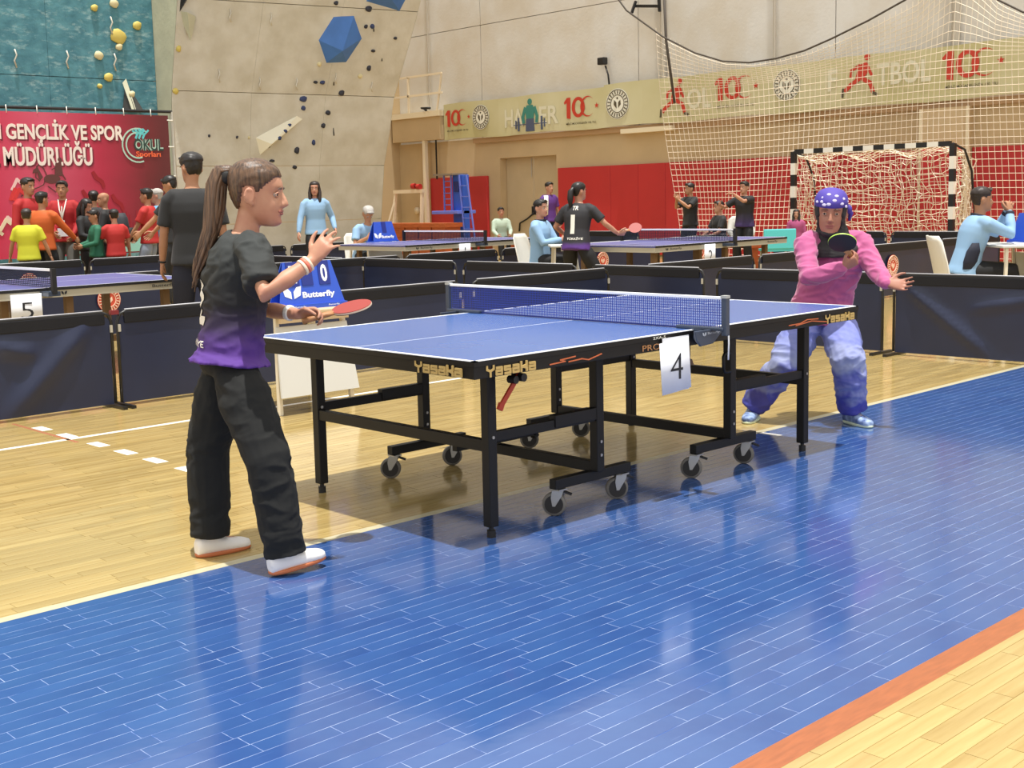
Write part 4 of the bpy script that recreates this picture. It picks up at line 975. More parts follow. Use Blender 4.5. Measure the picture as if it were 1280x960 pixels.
# ------------------------------------------------------------------ other tables
M_topv = mat('violet_blue_top', (92, 94, 150), rough=.35, spec=.5); M_apr_g = mat('grey_cream_apron', (176, 170, 152), rough=.5); M_legw = mat('brown_table_leg', (126, 98, 66), rough=.5)
def far_table(x0, y0, label, netlabel, paper_at=None, netc=(30, 40, 60)):
    o = thing('table_tennis_table', label, 'table', (x0, y0, 0), 0, 'tables on the other courts')
    for a, b in ((0, 1.368), (1.372, 2.74)):
        mb = MB(); mb.box((a, 0, .74), (b, 1.525, .76)); t = mb.build('tabletop', M_topv, o)
        mb = MB(); mb.box((a, -.003, .737), (b, 0, .7605)); mb.build('edge_band', M_black, t)
        mb = MB(); mb.box((a, 0, .757), (b, .02, .7606)); mb.box((a, 1.505, .757), (b, 1.525, .7606)); mb.box((0 if a == 0 else 2.72, 0, .757), (.02 if a == 0 else 2.74, 1.525, .7606)); mb.build('edge_line', M_tline, t)
        mb = MB(); mb.box((a, .761, .757), (b, .764, .7606)); mb.build('centre_line', M_tline, t)
        for lo, hi in (((a, .003, .68), (b, .025, .737)), ((a, 1.5, .68), (b, 1.522, .737)), ((.003 if a == 0 else 2.715, .025, .68), (.025 if a == 0 else 2.737, 1.5, .737))):
            mb = MB(); mb.box(lo, hi); mb.build('apron', M_apr_g, o)
    for x in (.22, 1.1, 1.64, 2.52):
        for y in (.2, 1.32):
            mb = MB(); mb.box((x - .03, y - .03, 0), (x + .03, y + .03, .74)); mb.build('leg', M_legw, o)
    mb = MB(); mb.box((.22, .3, .25), (2.52, .34, .3)); mb.build('stretcher', M_legw, o)
    bf = MB(); 
    for xx in (.22, 1.52): bfly(bf, xx, .708, .04, Vector((0, .002, 0)))
    bf.build('maker_logo', M_dig, o); text('Butterfly', (.28, .002, .695), XD1, ZD, .22, .032, M_dig, o, 'maker_lettering'); text('Butterfly', (2.3, .002, .695), XD1, ZD, .22, .032, M_dig, o, 'maker_lettering')
    n = thing('table_net', netlabel, 'net', (x0 + 1.37, y0, 0))
    mb = MB()
    for i in range(75): y = -.14 + 1.8 * i / 74; mb.box((-.001, y - .0035, .765), (.001, y + .0035, .9))
    for j in range(9): z = .768 + .015 * j; mb.box((-.001, -.14, z - .003), (.001, 1.665, z + .003))
    mb.build('mesh', mat('dark_net_cord', netc, rough=.6), n)['kind'] = 'stuff'
    mb = MB(); mb.box((-.008, -.15, .895), (.008, 1.675, .915)); mb.build('top_tape', M_tline, n)
    for y in (-.1525, 1.6775):
        mb = MB(); mb.box((-.018, y - .018, .72), (.018, y + .018, .918)); mb.build('post', M_black, n)
        mb = MB(); mb.box((-.05, min(y, y + (.2 if y < 0 else -.2)), .70), (.05, max(y, y + (.2 if y < 0 else -.2)), .735)); mb.build('clamp', M_clamp, n)
    return o
far_table(-.36, 6.08, 'violet-blue table on the left beside paper number five', 'dark net with white tape on the left table beside number five')
far_table(8.4, 5.92, 'violet-blue table on the right with paper number two', 'black net with white tape on the table with number two')
far_table(7.75, 9.75, 'violet-blue table with blank paper, in front of the blue umpire chair', 'net with white tape on the table before the blue umpire chair')
paper('paper_number', (.83, 6.045, .60), 0, .25, .25, '5', 'white paper with number 5 hung on the left table', dw=.4)
paper('paper_number', (9.42, 5.89, .60), 0, .22, .28, '2', 'white paper with number 2 on the far right table', dw=.35)
paper('paper_number', (8.83, 9.72, .64), 0, .22, .2, '1', 'nearly blank paper on the table before the umpire chair', dw=.08)

# ------------------------------------------------------------------ umpire desks, scoreboards, chairs
M_deskw = mat('white_desk_panel', (204, 204, 200), rough=.5); M_deskt = mat('beige_desk_top', (206, 182, 146), rough=.45); M_deskm = mat('cream_desk_leg', (222, 212, 190), rough=.45)
def desk(loc, yaw, w, label, z=.70, d=.5, top=None):
    o = thing('umpire_desk', label, 'desk', loc, yaw)
    mb = MB(); mb.box((-w / 2, -d / 2, z - .028), (w / 2, d / 2, z)); mb.build('desk_top', top or M_deskt, o, bevel=.008)
    mb = MB(); mb.box((-w / 2 + .04, -d / 2 + .02, z - .075), (w / 2 - .04, -d / 2 + .05, z - .028)); mb.build('drawer_rail', M_deskt, o)
    mb = MB(); mb.add([(-w / 2 + .03, -d / 2 + .06, z - .1), (w / 2 - .03, -d / 2 + .06, z - .1), (w / 2 - .0, -d / 2 - .02, .12), (-w / 2 + .0, -d / 2 - .02, .12)] + [(-w / 2 + .03, -d / 2 + .075, z - .1), (w / 2 - .03, -d / 2 + .075, z - .1), (w / 2, -d / 2 - .005, .12), (-w / 2, -d / 2 - .005, .12)],
           [(0, 3, 2, 1), (4, 5, 6, 7), (0, 1, 5, 4), (1, 2, 6, 5), (2, 3, 7, 6), (3, 0, 4, 7)]); mb.build('modesty_panel', M_deskw, o)
    for s in (-1, 1):
        mb = MB(); mb.bar((s * (w / 2 - .05), -d / 2 + .09, z - .03), (s * (w / 2 - .02), -d / 2 + .04, 0.0), .028); mb.build('leg', M_deskm, o)
        mb = MB(); mb.bar((s * (w / 2 - .05), d / 2 - .06, z - .03), (s * (w / 2 - .02), d / 2 - .03, 0.0), .028); mb.build('leg', M_deskm, o)
    mb = MB(); mb.box((-w / 2 + .13, -d / 2 + .1, .1), (w / 2 - .06, -d / 2 + .2, .17)); mb.build('foot_rail', M_black, o)
    return o
M_sb = mat('blue_scoreboard', (44, 84, 196), rough=.4); M_sbn = mat('navy_score_card', (26, 44, 130), rough=.4); M_sbw = mat('white_score_print', (240, 242, 246), rough=.5)
def scoreboard(loc, yaw, w, h, label, digits, word=True):
    o = thing('scoreboard', label, 'scoreboard', loc, yaw); a = h * .42
    for s in (-1, 1):
        mb = MB(); t = .006
        V = [(-w / 2, s * a / 2, .03), (w / 2, s * a / 2, .03), (w / 2 - .07, s * .01, h), (-w / 2 + .07, s * .01, h)]
        V += [(x, y + s * -t, z) for x, y, z in V]
        mb.add(V, [(0, 1, 2, 3), (7, 6, 5, 4), (0, 4, 5, 1), (1, 5, 6, 2), (2, 6, 7, 3), (3, 7, 4, 0)]); mb.build('panel', M_sb, o)
    mb = MB(); mb.box((-w / 2 - .01, -a / 2 - .02, 0), (w / 2 + .01, a / 2 + .02, .03)); mb.build('base_tray', M_sb, o)
    yd = Vector((0, a / 2 - .01, h - .03)).normalized(); N = Vector((1, 0, 0)).cross(yd)
    def P(x, t): return Vector((x, -a / 2 - .001, .03)) + yd * t - Vector((0, 0, 0)) + N * .001
    if word:
        text('Butterfly', P(-w * .14, .03), XD1, yd, w * .5, h * .17, M_sbw, o, 'maker_lettering', off=.035)
        mb = MB(); O = P(0, 0)
        for k in (-1, 1): mb.prism([(-w * .29 + k * p * h, .08 + q * h) for p, q in ((.03, -.13), (.2, -.06), (.24, .14), (.12, .12), (.03, .02))][::k], O, XD1, yd, .001)
        mb.build('maker_logo', M_sbw, o)
        text('Butterfly', (-w * .3, -a / 2 - .021, .008), XD1, ZD, w * .17, .013, M_sbw, o, 'tray_lettering'); text('Butterfly', (w * .22, -a / 2 - .021, .008), XD1, ZD, w * .17, .013, M_sbw, o, 'tray_lettering')
    for x, dg in digits:
        mb = MB(); O = P(x - .045, h * .40); mb.prism([(0, 0), (.09, 0), (.09, h * .52), (0, h * .52)], O, XD1, yd, .003); c = mb.build('score_card', M_sbn, o)
        if dg: text(dg, P(x - .026, h * .46) + N * .003, XD1, yd, .052, h * .38, M_sbw, o, 'score_digit', off=.03)
    return o
desk((1.62, 3.52, 0), -.02, .62, 'white umpire desk with slanted front panel behind the left player', z=.675)
scoreboard((1.67, 3.45, .675), -.02, .52, .31, 'blue scoreboard showing 0 on the desk behind the left player', [(.12, '0'), (-.13, '1'), (-.02, '')])
desk((8.75, 11.66, 0), .15, .8, 'white far desk with blue scoreboard under the grey climbing wall', z=.74)
scoreboard((8.8, 11.55, .74), .1, .52, .32, 'small blue scoreboard beside the man writing, below the climbing wall', [(0, '')])
YR_ = math.atan2(-.741, -.671)      # facing right across the photo
desk((9.34, 2.14, 0), YR_ + math.pi, .75, 'umpire desk at the right edge before the seated man in light blue', z=.78, top=M_deskw)
scoreboard((9.50, 1.98, .78), YR_ + math.pi + .5, .5, .3, 'dark blue scoreboard on the desk at the right edge', [(0, '')], word=False)
cp_ = thing('paper_sheet', 'small white sheet lying on the right edge desk', 'paper', (9.27, 2.06, .78)); mb = MB(); mb.add([(-.09, -.06, 0), (.09, -.07, .004), (.1, .06, .012), (-.08, .07, .016), (-.09, -.06, .002), (.09, -.07, .006), (.1, .06, .014), (-.08, .07, .018)], [(0, 3, 2, 1), (4, 5, 6, 7), (0, 1, 5, 4), (1, 2, 6, 5), (2, 3, 7, 6), (3, 0, 4, 7)]); mb.build('sheet', M_paper, cp_)
desk((8.87, 7.82, 0), YR_ + math.pi, .5, 'small white desk beside the middle umpire in light blue', z=.74, top=M_deskw, d=.4)
M_pc = mat('white_plastic', (226, 222, 212), rough=.4)
def chair(loc, yaw, label):
    o = thing('plastic_chair', label, 'chair', loc, yaw, 'white plastic umpire chairs')
    mb = MB(); mb.box((-.22, -.2, .42), (.22, .24, .45)); mb.build('seat', M_pc, o, bevel=.012)
    mb = MB(); n = 8; V = []; Fs = []
    for k in (0, .014):
        for i in range(n + 1):
            t = i / n; x = -.22 + .44 * t; cv = -.05 * (1 - (2 * t - 1) ** 2)
            for z, lean, sh in ((.43, -.2, 1), (.62, -.24, 1), (.82, -.29, .95), (.88, -.31, .7)): V.append((x * sh, lean + cv - k, z))
    m = 4 * (n + 1)
    for i in range(n):
        for j in range(3): q = i * 4 + j; Fs += [(q, q + 4, q + 5, q + 1), (m + q, m + q + 1, m + q + 5, m + q + 4)]
        q = i * 4; Fs += [(q + 3, q + 7, m + q + 7, m + q + 3)]
    for j in range(3): Fs += [(j, j + 1, m + j + 1, m + j), (n * 4 + j, m + n * 4 + j, m + n * 4 + j + 1, n * 4 + j + 1)]
    mb.add(V, Fs, True); mb.build('backrest', M_pc, o)
    for sx in (-1, 1):
        for sy in (-1, 1): mb = MB(); mb.bar((sx * .19, sy * .18 + .02, .43), (sx * .23, sy * .23 + .02, 0), .04, .03); mb.build('leg', M_pc, o)
    return o
# ------------------------------------------------------------------ people
M_skin = mat('skin_light', (190, 142, 116), rough=.5, spec=.4, var=.08, vscale=14, rgb2=(178, 124, 102))
M_skin2 = mat('skin_tan', (172, 124, 94), rough=.5, spec=.4, var=.06, vscale=14)
M_eyew = mat('eye_white', (176, 168, 160), rough=.3); M_iris = mat('dark_iris', (44, 30, 24), rough=.2)
M_lip = mat('lip', (158, 94, 84), rough=.45)
M_hb = mat('black_hair', (30, 25, 24), rough=.45, var=.3, vscale=40, stretch=(3, 3, .3)); M_hbr = mat('brown_hair', (108, 80, 58), rough=.45, var=.45, vscale=26, stretch=(4, 4, .35), rgb2=(58, 42, 32), bump=.12, bscale=34)
M_hgr = mat('grey_hair', (170, 166, 160), rough=.6); M_hds = mat('dark_brown_hair', (46, 34, 30), rough=.5, var=.3, vscale=30)
V3 = Vector
HEAD_T = [  # z, front y, back y, half width  (metres, eye level z=0)
 (-.118, .070, .030, .012), (-.113, .084, .012, .028), (-.100, .091, -.008, .041), (-.085, .092, -.028, .050), (-.066, .090, -.050, .057), (-.045, .089, -.070, .063), (-.02, .088, -.084, .068),
 (.0, .087, -.092, .0715), (.02, .090, -.097, .074), (.04, .091, -.100, .0755), (.06, .085, -.099, .0745), (.08, .072, -.090, .069), (.098, .052, -.072, .057), (.110, .028, -.046, .038), (.116, .004, -.022, .016)]
def catmull(T, per):
    out = []
    for i in range(len(T) - 1):
        p0, p1, p2, p3 = T[max(i - 1, 0)], T[i], T[i + 1], T[min(i + 2, len(T) - 1)]
        for q in range(per):
            t = q / per; out.append(tuple(.5 * (2 * b + (c - a) * t + (2 * a - 5 * b + 4 * c - d) * t * t + (3 * b - a - 3 * c + d) * t ** 3) for a, b, c, d in zip(p0, p1, p2, p3)))
    out.append(T[-1]); return out
HEAD_T = catmull(HEAD_T, 3)
def head_pt(k, a):
    z, yf, yb, w = HEAD_T[k]; yc = (yf * .42 + yb * .58); c, s = math.cos(a), math.sin(a)
    ry = (yf - yc) if c > 0 else (yc - yb)
    x = w * math.copysign(abs(s) ** .92, s); y = yc + ry * math.copysign(abs(c) ** (.92 if c > 0 else .9), c)
    # eye sockets and cheeks
    for sx in (-1, 1):
        y -= .010 * math.exp(-(((x - sx * .031) / .014) ** 2 + ((z - .0) / .013) ** 2)) * (c > 0)
        y += .004 * math.exp(-(((x - sx * .038) / .02) ** 2 + ((z + .04) / .02) ** 2)) * (c > 0)
    y += .004 * math.exp(-((x / .05) ** 2 + ((z - .026) / .012) ** 2)) * (c > 0)
    return V3((x, y, z))
def add_head(mb, C_, Fd, Up, s, n=52):
    Fd = V3(Fd).normalized(); Up = (V3(Up) - Fd * V3(Up).dot(Fd)).normalized(); Rt = Fd.cross(Up).normalized()
    T = lambda p: V3(C_) + (Rt * p.x + Fd * p.y + Up * p.z) * s
    V = []; Fs = []
    for k in range(len(HEAD_T)):
        for i in range(n): V.append(T(head_pt(k, 2 * math.pi * i / n)))
    for k in range(len(HEAD_T) - 1):
        for i in range(n): j = (i + 1) % n; Fs.append((k * n + i, (k + 1) * n + i, (k + 1) * n + j, k * n + j))
    Fs.append(tuple(range(n))); Fs.append(tuple(reversed(range((len(HEAD_T) - 1) * n, len(HEAD_T) * n))))
    mb.add(V, [tuple(reversed(f)) for f in Fs], True)
    ax = [Rt, Fd, Up]
    mb.tube([T(V3(p)) for p in ((0, .085, .018), (0, .094, .0), (0, .104, -.018), (0, .110, -.032), (0, .098, -.041))], [.007 * s, .008 * s, .0095 * s, .0115 * s, .009 * s], 10, True)
    for sx in (-1, 1):
        mb.ball(T(V3((sx * .0095, .096, -.036))), .0085 * s, 8, 6)
        # ear
        ea, eb = (Rt + Fd * (.45 * sx)).normalized(), (Fd - Rt * .45 * sx).normalized()
        mb.ball(T(V3((sx * .079, -.016, -.012))), (.008 * s, .021 * s, .032 * s), 12, 8, [ea, eb, Up]); mb.tube([T(V3((sx * .079, -.016, -.012))) + ea * sx * .006 * s + (eb * .017 * math.cos(t_) + Up * .028 * math.sin(t_)) * s for t_ in [math.radians(-60 + 30 * q) for q in range(10)]], .0042 * s, 6, True); mb.ball(T(V3((sx * .073, -.004, -.036))), (.009 * s, .010 * s, .012 * s), 8, 6)
    mb.ball(T(V3((0, .086, -.098))), (.022 * s, .012 * s, .012 * s), 10, 6, ax)
    for zc, r in ((-.058, .0055), (-.068, .0065)): mb.ball(T(V3((0, .089, zc))), (.023 * s, .008 * s, r * s), 10, 6, ax)
    return T, Matrix((Rt, Fd, Up)).transposed()
def face_parts(root, C_, R3, s, browM, detail=True, smile=0):
    M = R3.to_4x4() @ Matrix.Scale(s, 4); M.translation = V3(C_)
    if 'eye' not in FACE:
        mb = MB(); mb.mark(0).ball((0, 0, 0), (.0118, .0105, .0085), 14, 10); mb.mark(1)
        mb.ball((0, .0062, 0), (.0060, .0050, .0066), 12, 8); FACE['eye'] = mb.mesh('eye', [M_eyew, M_iris], True)
        mb = MB(); mb.tube([(-.018, 0, -.003), (-.006, .003, .003), (.008, .002, .002), (.018, -.005, -.004)], [.0022, .0038, .0036, .0016], 6, True); FACE['brow'] = mb
        mb = MB(); mb.mark(0).tube([(-.024, -.007, .0), (-.012, .0, .0025), (0, .0015, .001), (.012, .0, .0025), (.024, -.007, 0)], [.002, .0046, .0042, .0046, .002], 8, True); mb.tube([(-.022, -.007, -.001), (-.01, -.0005, -.008), (.01, -.0005, -.008), (.022, -.007, -.001)], [.002, .0052, .0052, .002], 8, True); FACE['lip'] = mb.mesh('lips', [M_lip], True)
        mb = MB(); mb.tube([(-.014, -.003, .0035), (-.006, .0025, .0085), (.004, .003, .0088), (.014, -.003, .003)], [.0022, .003, .003, .002], 6, True); mb.tube([(-.013, -.002, -.003), (0, .002, -.008), (.013, -.003, -.002)], [.0016, .0022, .0016], 6, True); FACE['lid'] = mb
    for sx in (-1, 1):
        o = obj('eye', FACE['eye'], root, M @ Matrix.Translation((sx * .0305, .0715, .0)) @ Matrix.Rotation(-sx * .25, 4, 'Z'))
        key = 'brow' + browM.name
        if key not in FACE: FACE[key] = FACE['brow'].mesh('eyebrow', [browM], True)
        obj('eyebrow', FACE[key], root, M @ Matrix.Translation((sx * .032, .0895, .0235)) @ Matrix.Scale(sx, 4, (1, 0, 0)) @ Matrix.Rotation(.0, 4, 'Z'))
        if detail:
            if 'lidm' not in FACE: FACE['lidm'] = FACE['lid'].mesh('eyelid', [M_skin], True)
            obj('eyelid', FACE['lidm'], root, M @ Matrix.Translation((sx * .031, .0805, .0)) @ Matrix.Rotation(-sx * .25, 4, 'Z') @ Matrix.Scale(sx, 4, (1, 0, 0)))
    obj('lips', FACE['lip'], root, M @ Matrix.Translation((0, .0955, -.0605)))
FACE = {}
def hair_mesh(C_, R3, s, style, M):
    """shell over the head: swells out inside the hair region, dives into the head outside it"""
    n = 60; mb = MB(); V = []; Fs = []
    K = len(HEAD_T)
    for k in range(K):
        for i in range(n):
            p = head_pt(k, 2 * math.pi * i / n); c = V3((p.x, p.y + .01, p.z - .01)); nrm = V3((p.x, p.y + .01, p.z * .8 - .01)).normalized()
            z = p.z; fr = p.y
            if style == 'short': line_ = .070 if fr > .060 else (.034 if fr > .025 else (.016 if fr > -.034 else -.06)); t = .013 if z > .045 else .006
            elif style == 'swept': line_ = .064 if fr > .055 else (.026 if fr > .025 else (-.015 if fr > -.035 else -.075)); t = .017
            elif style == 'tied': line_ = .062 if fr > .072 else (.062 - (.072 - fr) * 1.05 if fr > .018 else .004 if fr > .004 else (.022 if fr > -.036 else (.022 - (-.036 - fr) * 4.5 if fr > -.06 else -.086))); t = .011 if fr < -.02 or z > .05 else .007
            elif style == 'long': line_ = .066 if fr > .05 else (-.03 if fr > .028 else -.12); t = .016
            elif style == 'cap': line_ = .031 if fr > .04 else (.022 if fr > -.02 else -.01); t = .014
            elif style == 'bald': line_ = .5; t = 0
            x_ = z - line_; g = x_
            d = -.012 if x_ < -.005 else (.0015 + .0135 * x_ / .005 if x_ < 0 else .0015 + (t - .0015) * min(1, x_ / .028) ** .7)
            if style in ('short', 'swept') and g > 0: d += .004 * noise.noise(p * 60)
            if style == 'tied' and g > 0: d += .0014 * math.sin((math.atan2(p.x, z + .03) + fr * 4) * 30)
            V.append(p + nrm * d)
    for k in range(K - 1):
        for i in range(n): j = (i + 1) % n; Fs.append((k * n + i, k * n + j, (k + 1) * n + j, (k + 1) * n + i))
    Fs.append(tuple(reversed(range(n)))); Fs.append(tuple(range((K - 1) * n, K * n)))
    T = lambda p: V3(C_) + (R3 @ p) * s
    mb.add([T(v) for v in V], Fs, True); return mb, T

def add_hand(mb, wr, d, nrm, side, s, curl=(.35, .4, .4, .45), spread=.12, thumb=.5, n=8):
    """palm with five fingers; d towards the fingers, nrm out of the palm; side +1 right"""
    d = V3(d).normalized(); nrm = V3(nrm); nrm = (nrm - d * nrm.dot(d)).normalized(); t = d.cross(nrm) * side
    wr = V3(wr); L = .092 * s
    mb.loft([(wr - d * .012 * s, t, nrm, .026 * s, .020 * s), (wr + d * .012 * s, t, nrm, .029 * s, .0175 * s), (wr + d * .045 * s, t, nrm, .039 * s, .0165 * s), (wr + d * .078 * s, t, nrm, .0415 * s, .0145 * s), (wr + d * L, t, nrm, .039 * s, .011 * s)], 14, 2.6)
    for i, (off, ln, r) in enumerate(((.030, .072, .0086), (.010, .080, .0088), (-.010, .075, .0085), (-.0295, .060, .0078))):
        c = curl[i]; base = wr + d * (L - .010 * s - (.006 * s if i in (0, 3) else 0)) + t * off * s
        ax = (d + t * spread * (1.5 - i) * .6).normalized(); pts = [base]; p = base.copy(); ang = 0
        for q, (fr, cc) in enumerate(((.45, .7), (.31, 1.1), (.24, .8))):
            ang += c * cc; dv = ax * math.cos(ang) + nrm * math.sin(ang); p = p + dv * ln * fr * s; pts.append(p.copy())
        mb.tube(pts, [r * 1.08 * s, r * s, r * .92 * s, r * .78 * s], n, True)
    b = wr + d * .022 * s + t * .026 * s + nrm * .004 * s
    a1 = (t * .75 + d * .65 + nrm * .35 * thumb).normalized(); p1 = b + a1 * .040 * s
    a2 = (t * (.55 - .5 * thumb) + d * .8 + nrm * .5 * thumb).normalized(); p2 = p1 + a2 * .032 * s
    a3 = (t * (.3 - .6 * thumb) + d * .9 + nrm * .55 * thumb).normalized(); p3 = p2 + a3 * .024 * s
    mb.tube([b - a1 * .012 * s, p1, p2, p3], [.0135 * s, .0115 * s, .0098 * s, .0080 * s], n, True)
    return wr + d * (L * .8) + nrm * .028 * s

def arm_pts(J, S):
    return [J['sh' + S] * .38 + J['neck'] * .62 - V3((0, 0, .035)) * J['s'], J['sh' + S] * .8 + J['neck'] * .2 - V3((0, 0, .012)) * J['s'], J['sh' + S] * .88 + J['el' + S] * .12, J['el' + S] * .5 + J['sh' + S] * .5, J['el' + S], J['el' + S] * .55 + J['wr' + S] * .45, J['wr' + S]]
def torso_secs(J, inf=0.0, z0=None, top=True, fat=1.0, chestx=1.0):
    s = J['s']; up = (J['chest'] - J['pel']).normalized(); up2 = (J['neck'] - J['chest']).normalized()
    def fr(up_, lat):
        lat = V3(lat); a = (lat - up_ * lat.dot(up_)).normalized(); return a, up_.cross(a).normalized()
    lp, lc = V3(J['lat']), V3(J['clat']); out = []
    def S_(c, up_, t, rx, ry): a, b = fr(up_, lp * (1 - t) + lc * t); out.append((c, a, b, (rx * fat) * s + inf, (ry * fat) * s + inf))
    P, Ch, N = J['pel'], J['chest'], J['neck']
    S_(P - up * .09 * s, up, 0, .120, .085); S_(P - up * .05 * s, up, 0, .155, .108); S_(P, up, 0, .163, .115); S_(P.lerp(Ch, .25), up, .2, .152, .110); S_(P.lerp(Ch, .5), up, .4, .143, .104); S_(P.lerp(Ch, .78), up, .75, .155 * chestx, .112); S_(Ch, up, 1, .165 * chestx, .118)
    S_(Ch.lerp(N, .35), up2, 1, .170 * chestx, .108); S_(Ch.lerp(N, .62), up2, 1, .150, .088); S_(Ch.lerp(N, .82), up2, 1, .108, .070); S_(Ch.lerp(N, .97), up2, 1, .066, .060)
    return out
def leg_tube(mb, J, S, inf, r=(.092, .082, .060, .058, .040), end=1.0, fl=0.0):
    s = J['s']; h, k, a = J['hip' + S], J['kn' + S], J['an' + S]
    pts = [h + (h - k).normalized() * .03 * s, h.lerp(k, .35), k, k.lerp(a, .35), k.lerp(a, end)]
    mb.tube(pts, [r[0] * .72 * s + inf * .7, r[1] * s + inf, r[2] * s + inf, r[3] * s + inf * 1.05, r[4] * s + inf * (1 + fl)], 16)
def shoe(J, S, M, Msole, root):
    s = J['s']; a, t = J['an' + S], V3(J['toe' + S]); d = V3((t.x, t.y, 0)).normalized(); side = d.cross(V3((0, 0, 1))); up = side.cross(t.normalized()).normalized() if False else V3((0, 0, 1))
    pitch = J.get('pit' + S, 0.0); d3 = (d * math.cos(pitch) + V3((0, 0, 1)) * math.sin(pitch)).normalized(); up = side.cross(d3).normalized()
    if up.z < 0: up = -up
    b = V3((a.x, a.y, J.get('gz' + S, 0.0)))
    mb = MB()
    rows = [(-.072, .026, .052, .030), (-.058, .036, .075, .047), (-.02, .040, .080, .052), (.03, .042, .068, .050), (.075, .044, .050, .040), (.12, .046, .040, .030), (.158, .040, .032, .024), (.182, .022, .022, .016)]
    mb.loft([(b + d3 * y * s + up * (.012 + h * .5) * s, side, up, w * s, h * .5 * s + .006 * s) for y, w, h, _ in rows], 18, 2.5)
    mb.loft([(a + V3((0, 0, .01)) * s, side, d, .040 * s, .046 * s), (b + up * .05 * s - d3 * .005 * s, side, d, .040 * s, .052 * s)], 14)
    me = remesh(mb, max(.006, .006 * s), 3, name='shoe'); me.materials.append(M); o = obj('shoe', me, root)
    sm = MB(); sm.loft([(b + up * z * s + d3 * (.055 * s), d3, side, .131 * s * k, .0455 * s * k) for z, k in ((.001, .95), (.005, 1), (.014, 1.0), (.017, .97))], 24, 2.6)
    # narrow the waist of the sole
    sm.build('sole', [Msole], o)
    lc = MB()
    for q in range(4):
        y = .035 + q * .021; h_ = .078 - q * .0075; w_ = .026 - q * .002
        lc.tube([b + d3 * y * s + up * (h_ - .006) * s + side * w_ * s, b + d3 * (y + .006) * s + up * (h_ + .004) * s, b + d3 * y * s + up * (h_ - .006) * s - side * w_ * s], .0032 * s, 5)
    if s > .5 and M in (MATS.get('white_shoe'), MATS.get('blue_white_shoe')): lc.build('laces', [mat('shoe_lace', (206, 204, 200), rough=.6)], o)
    return o

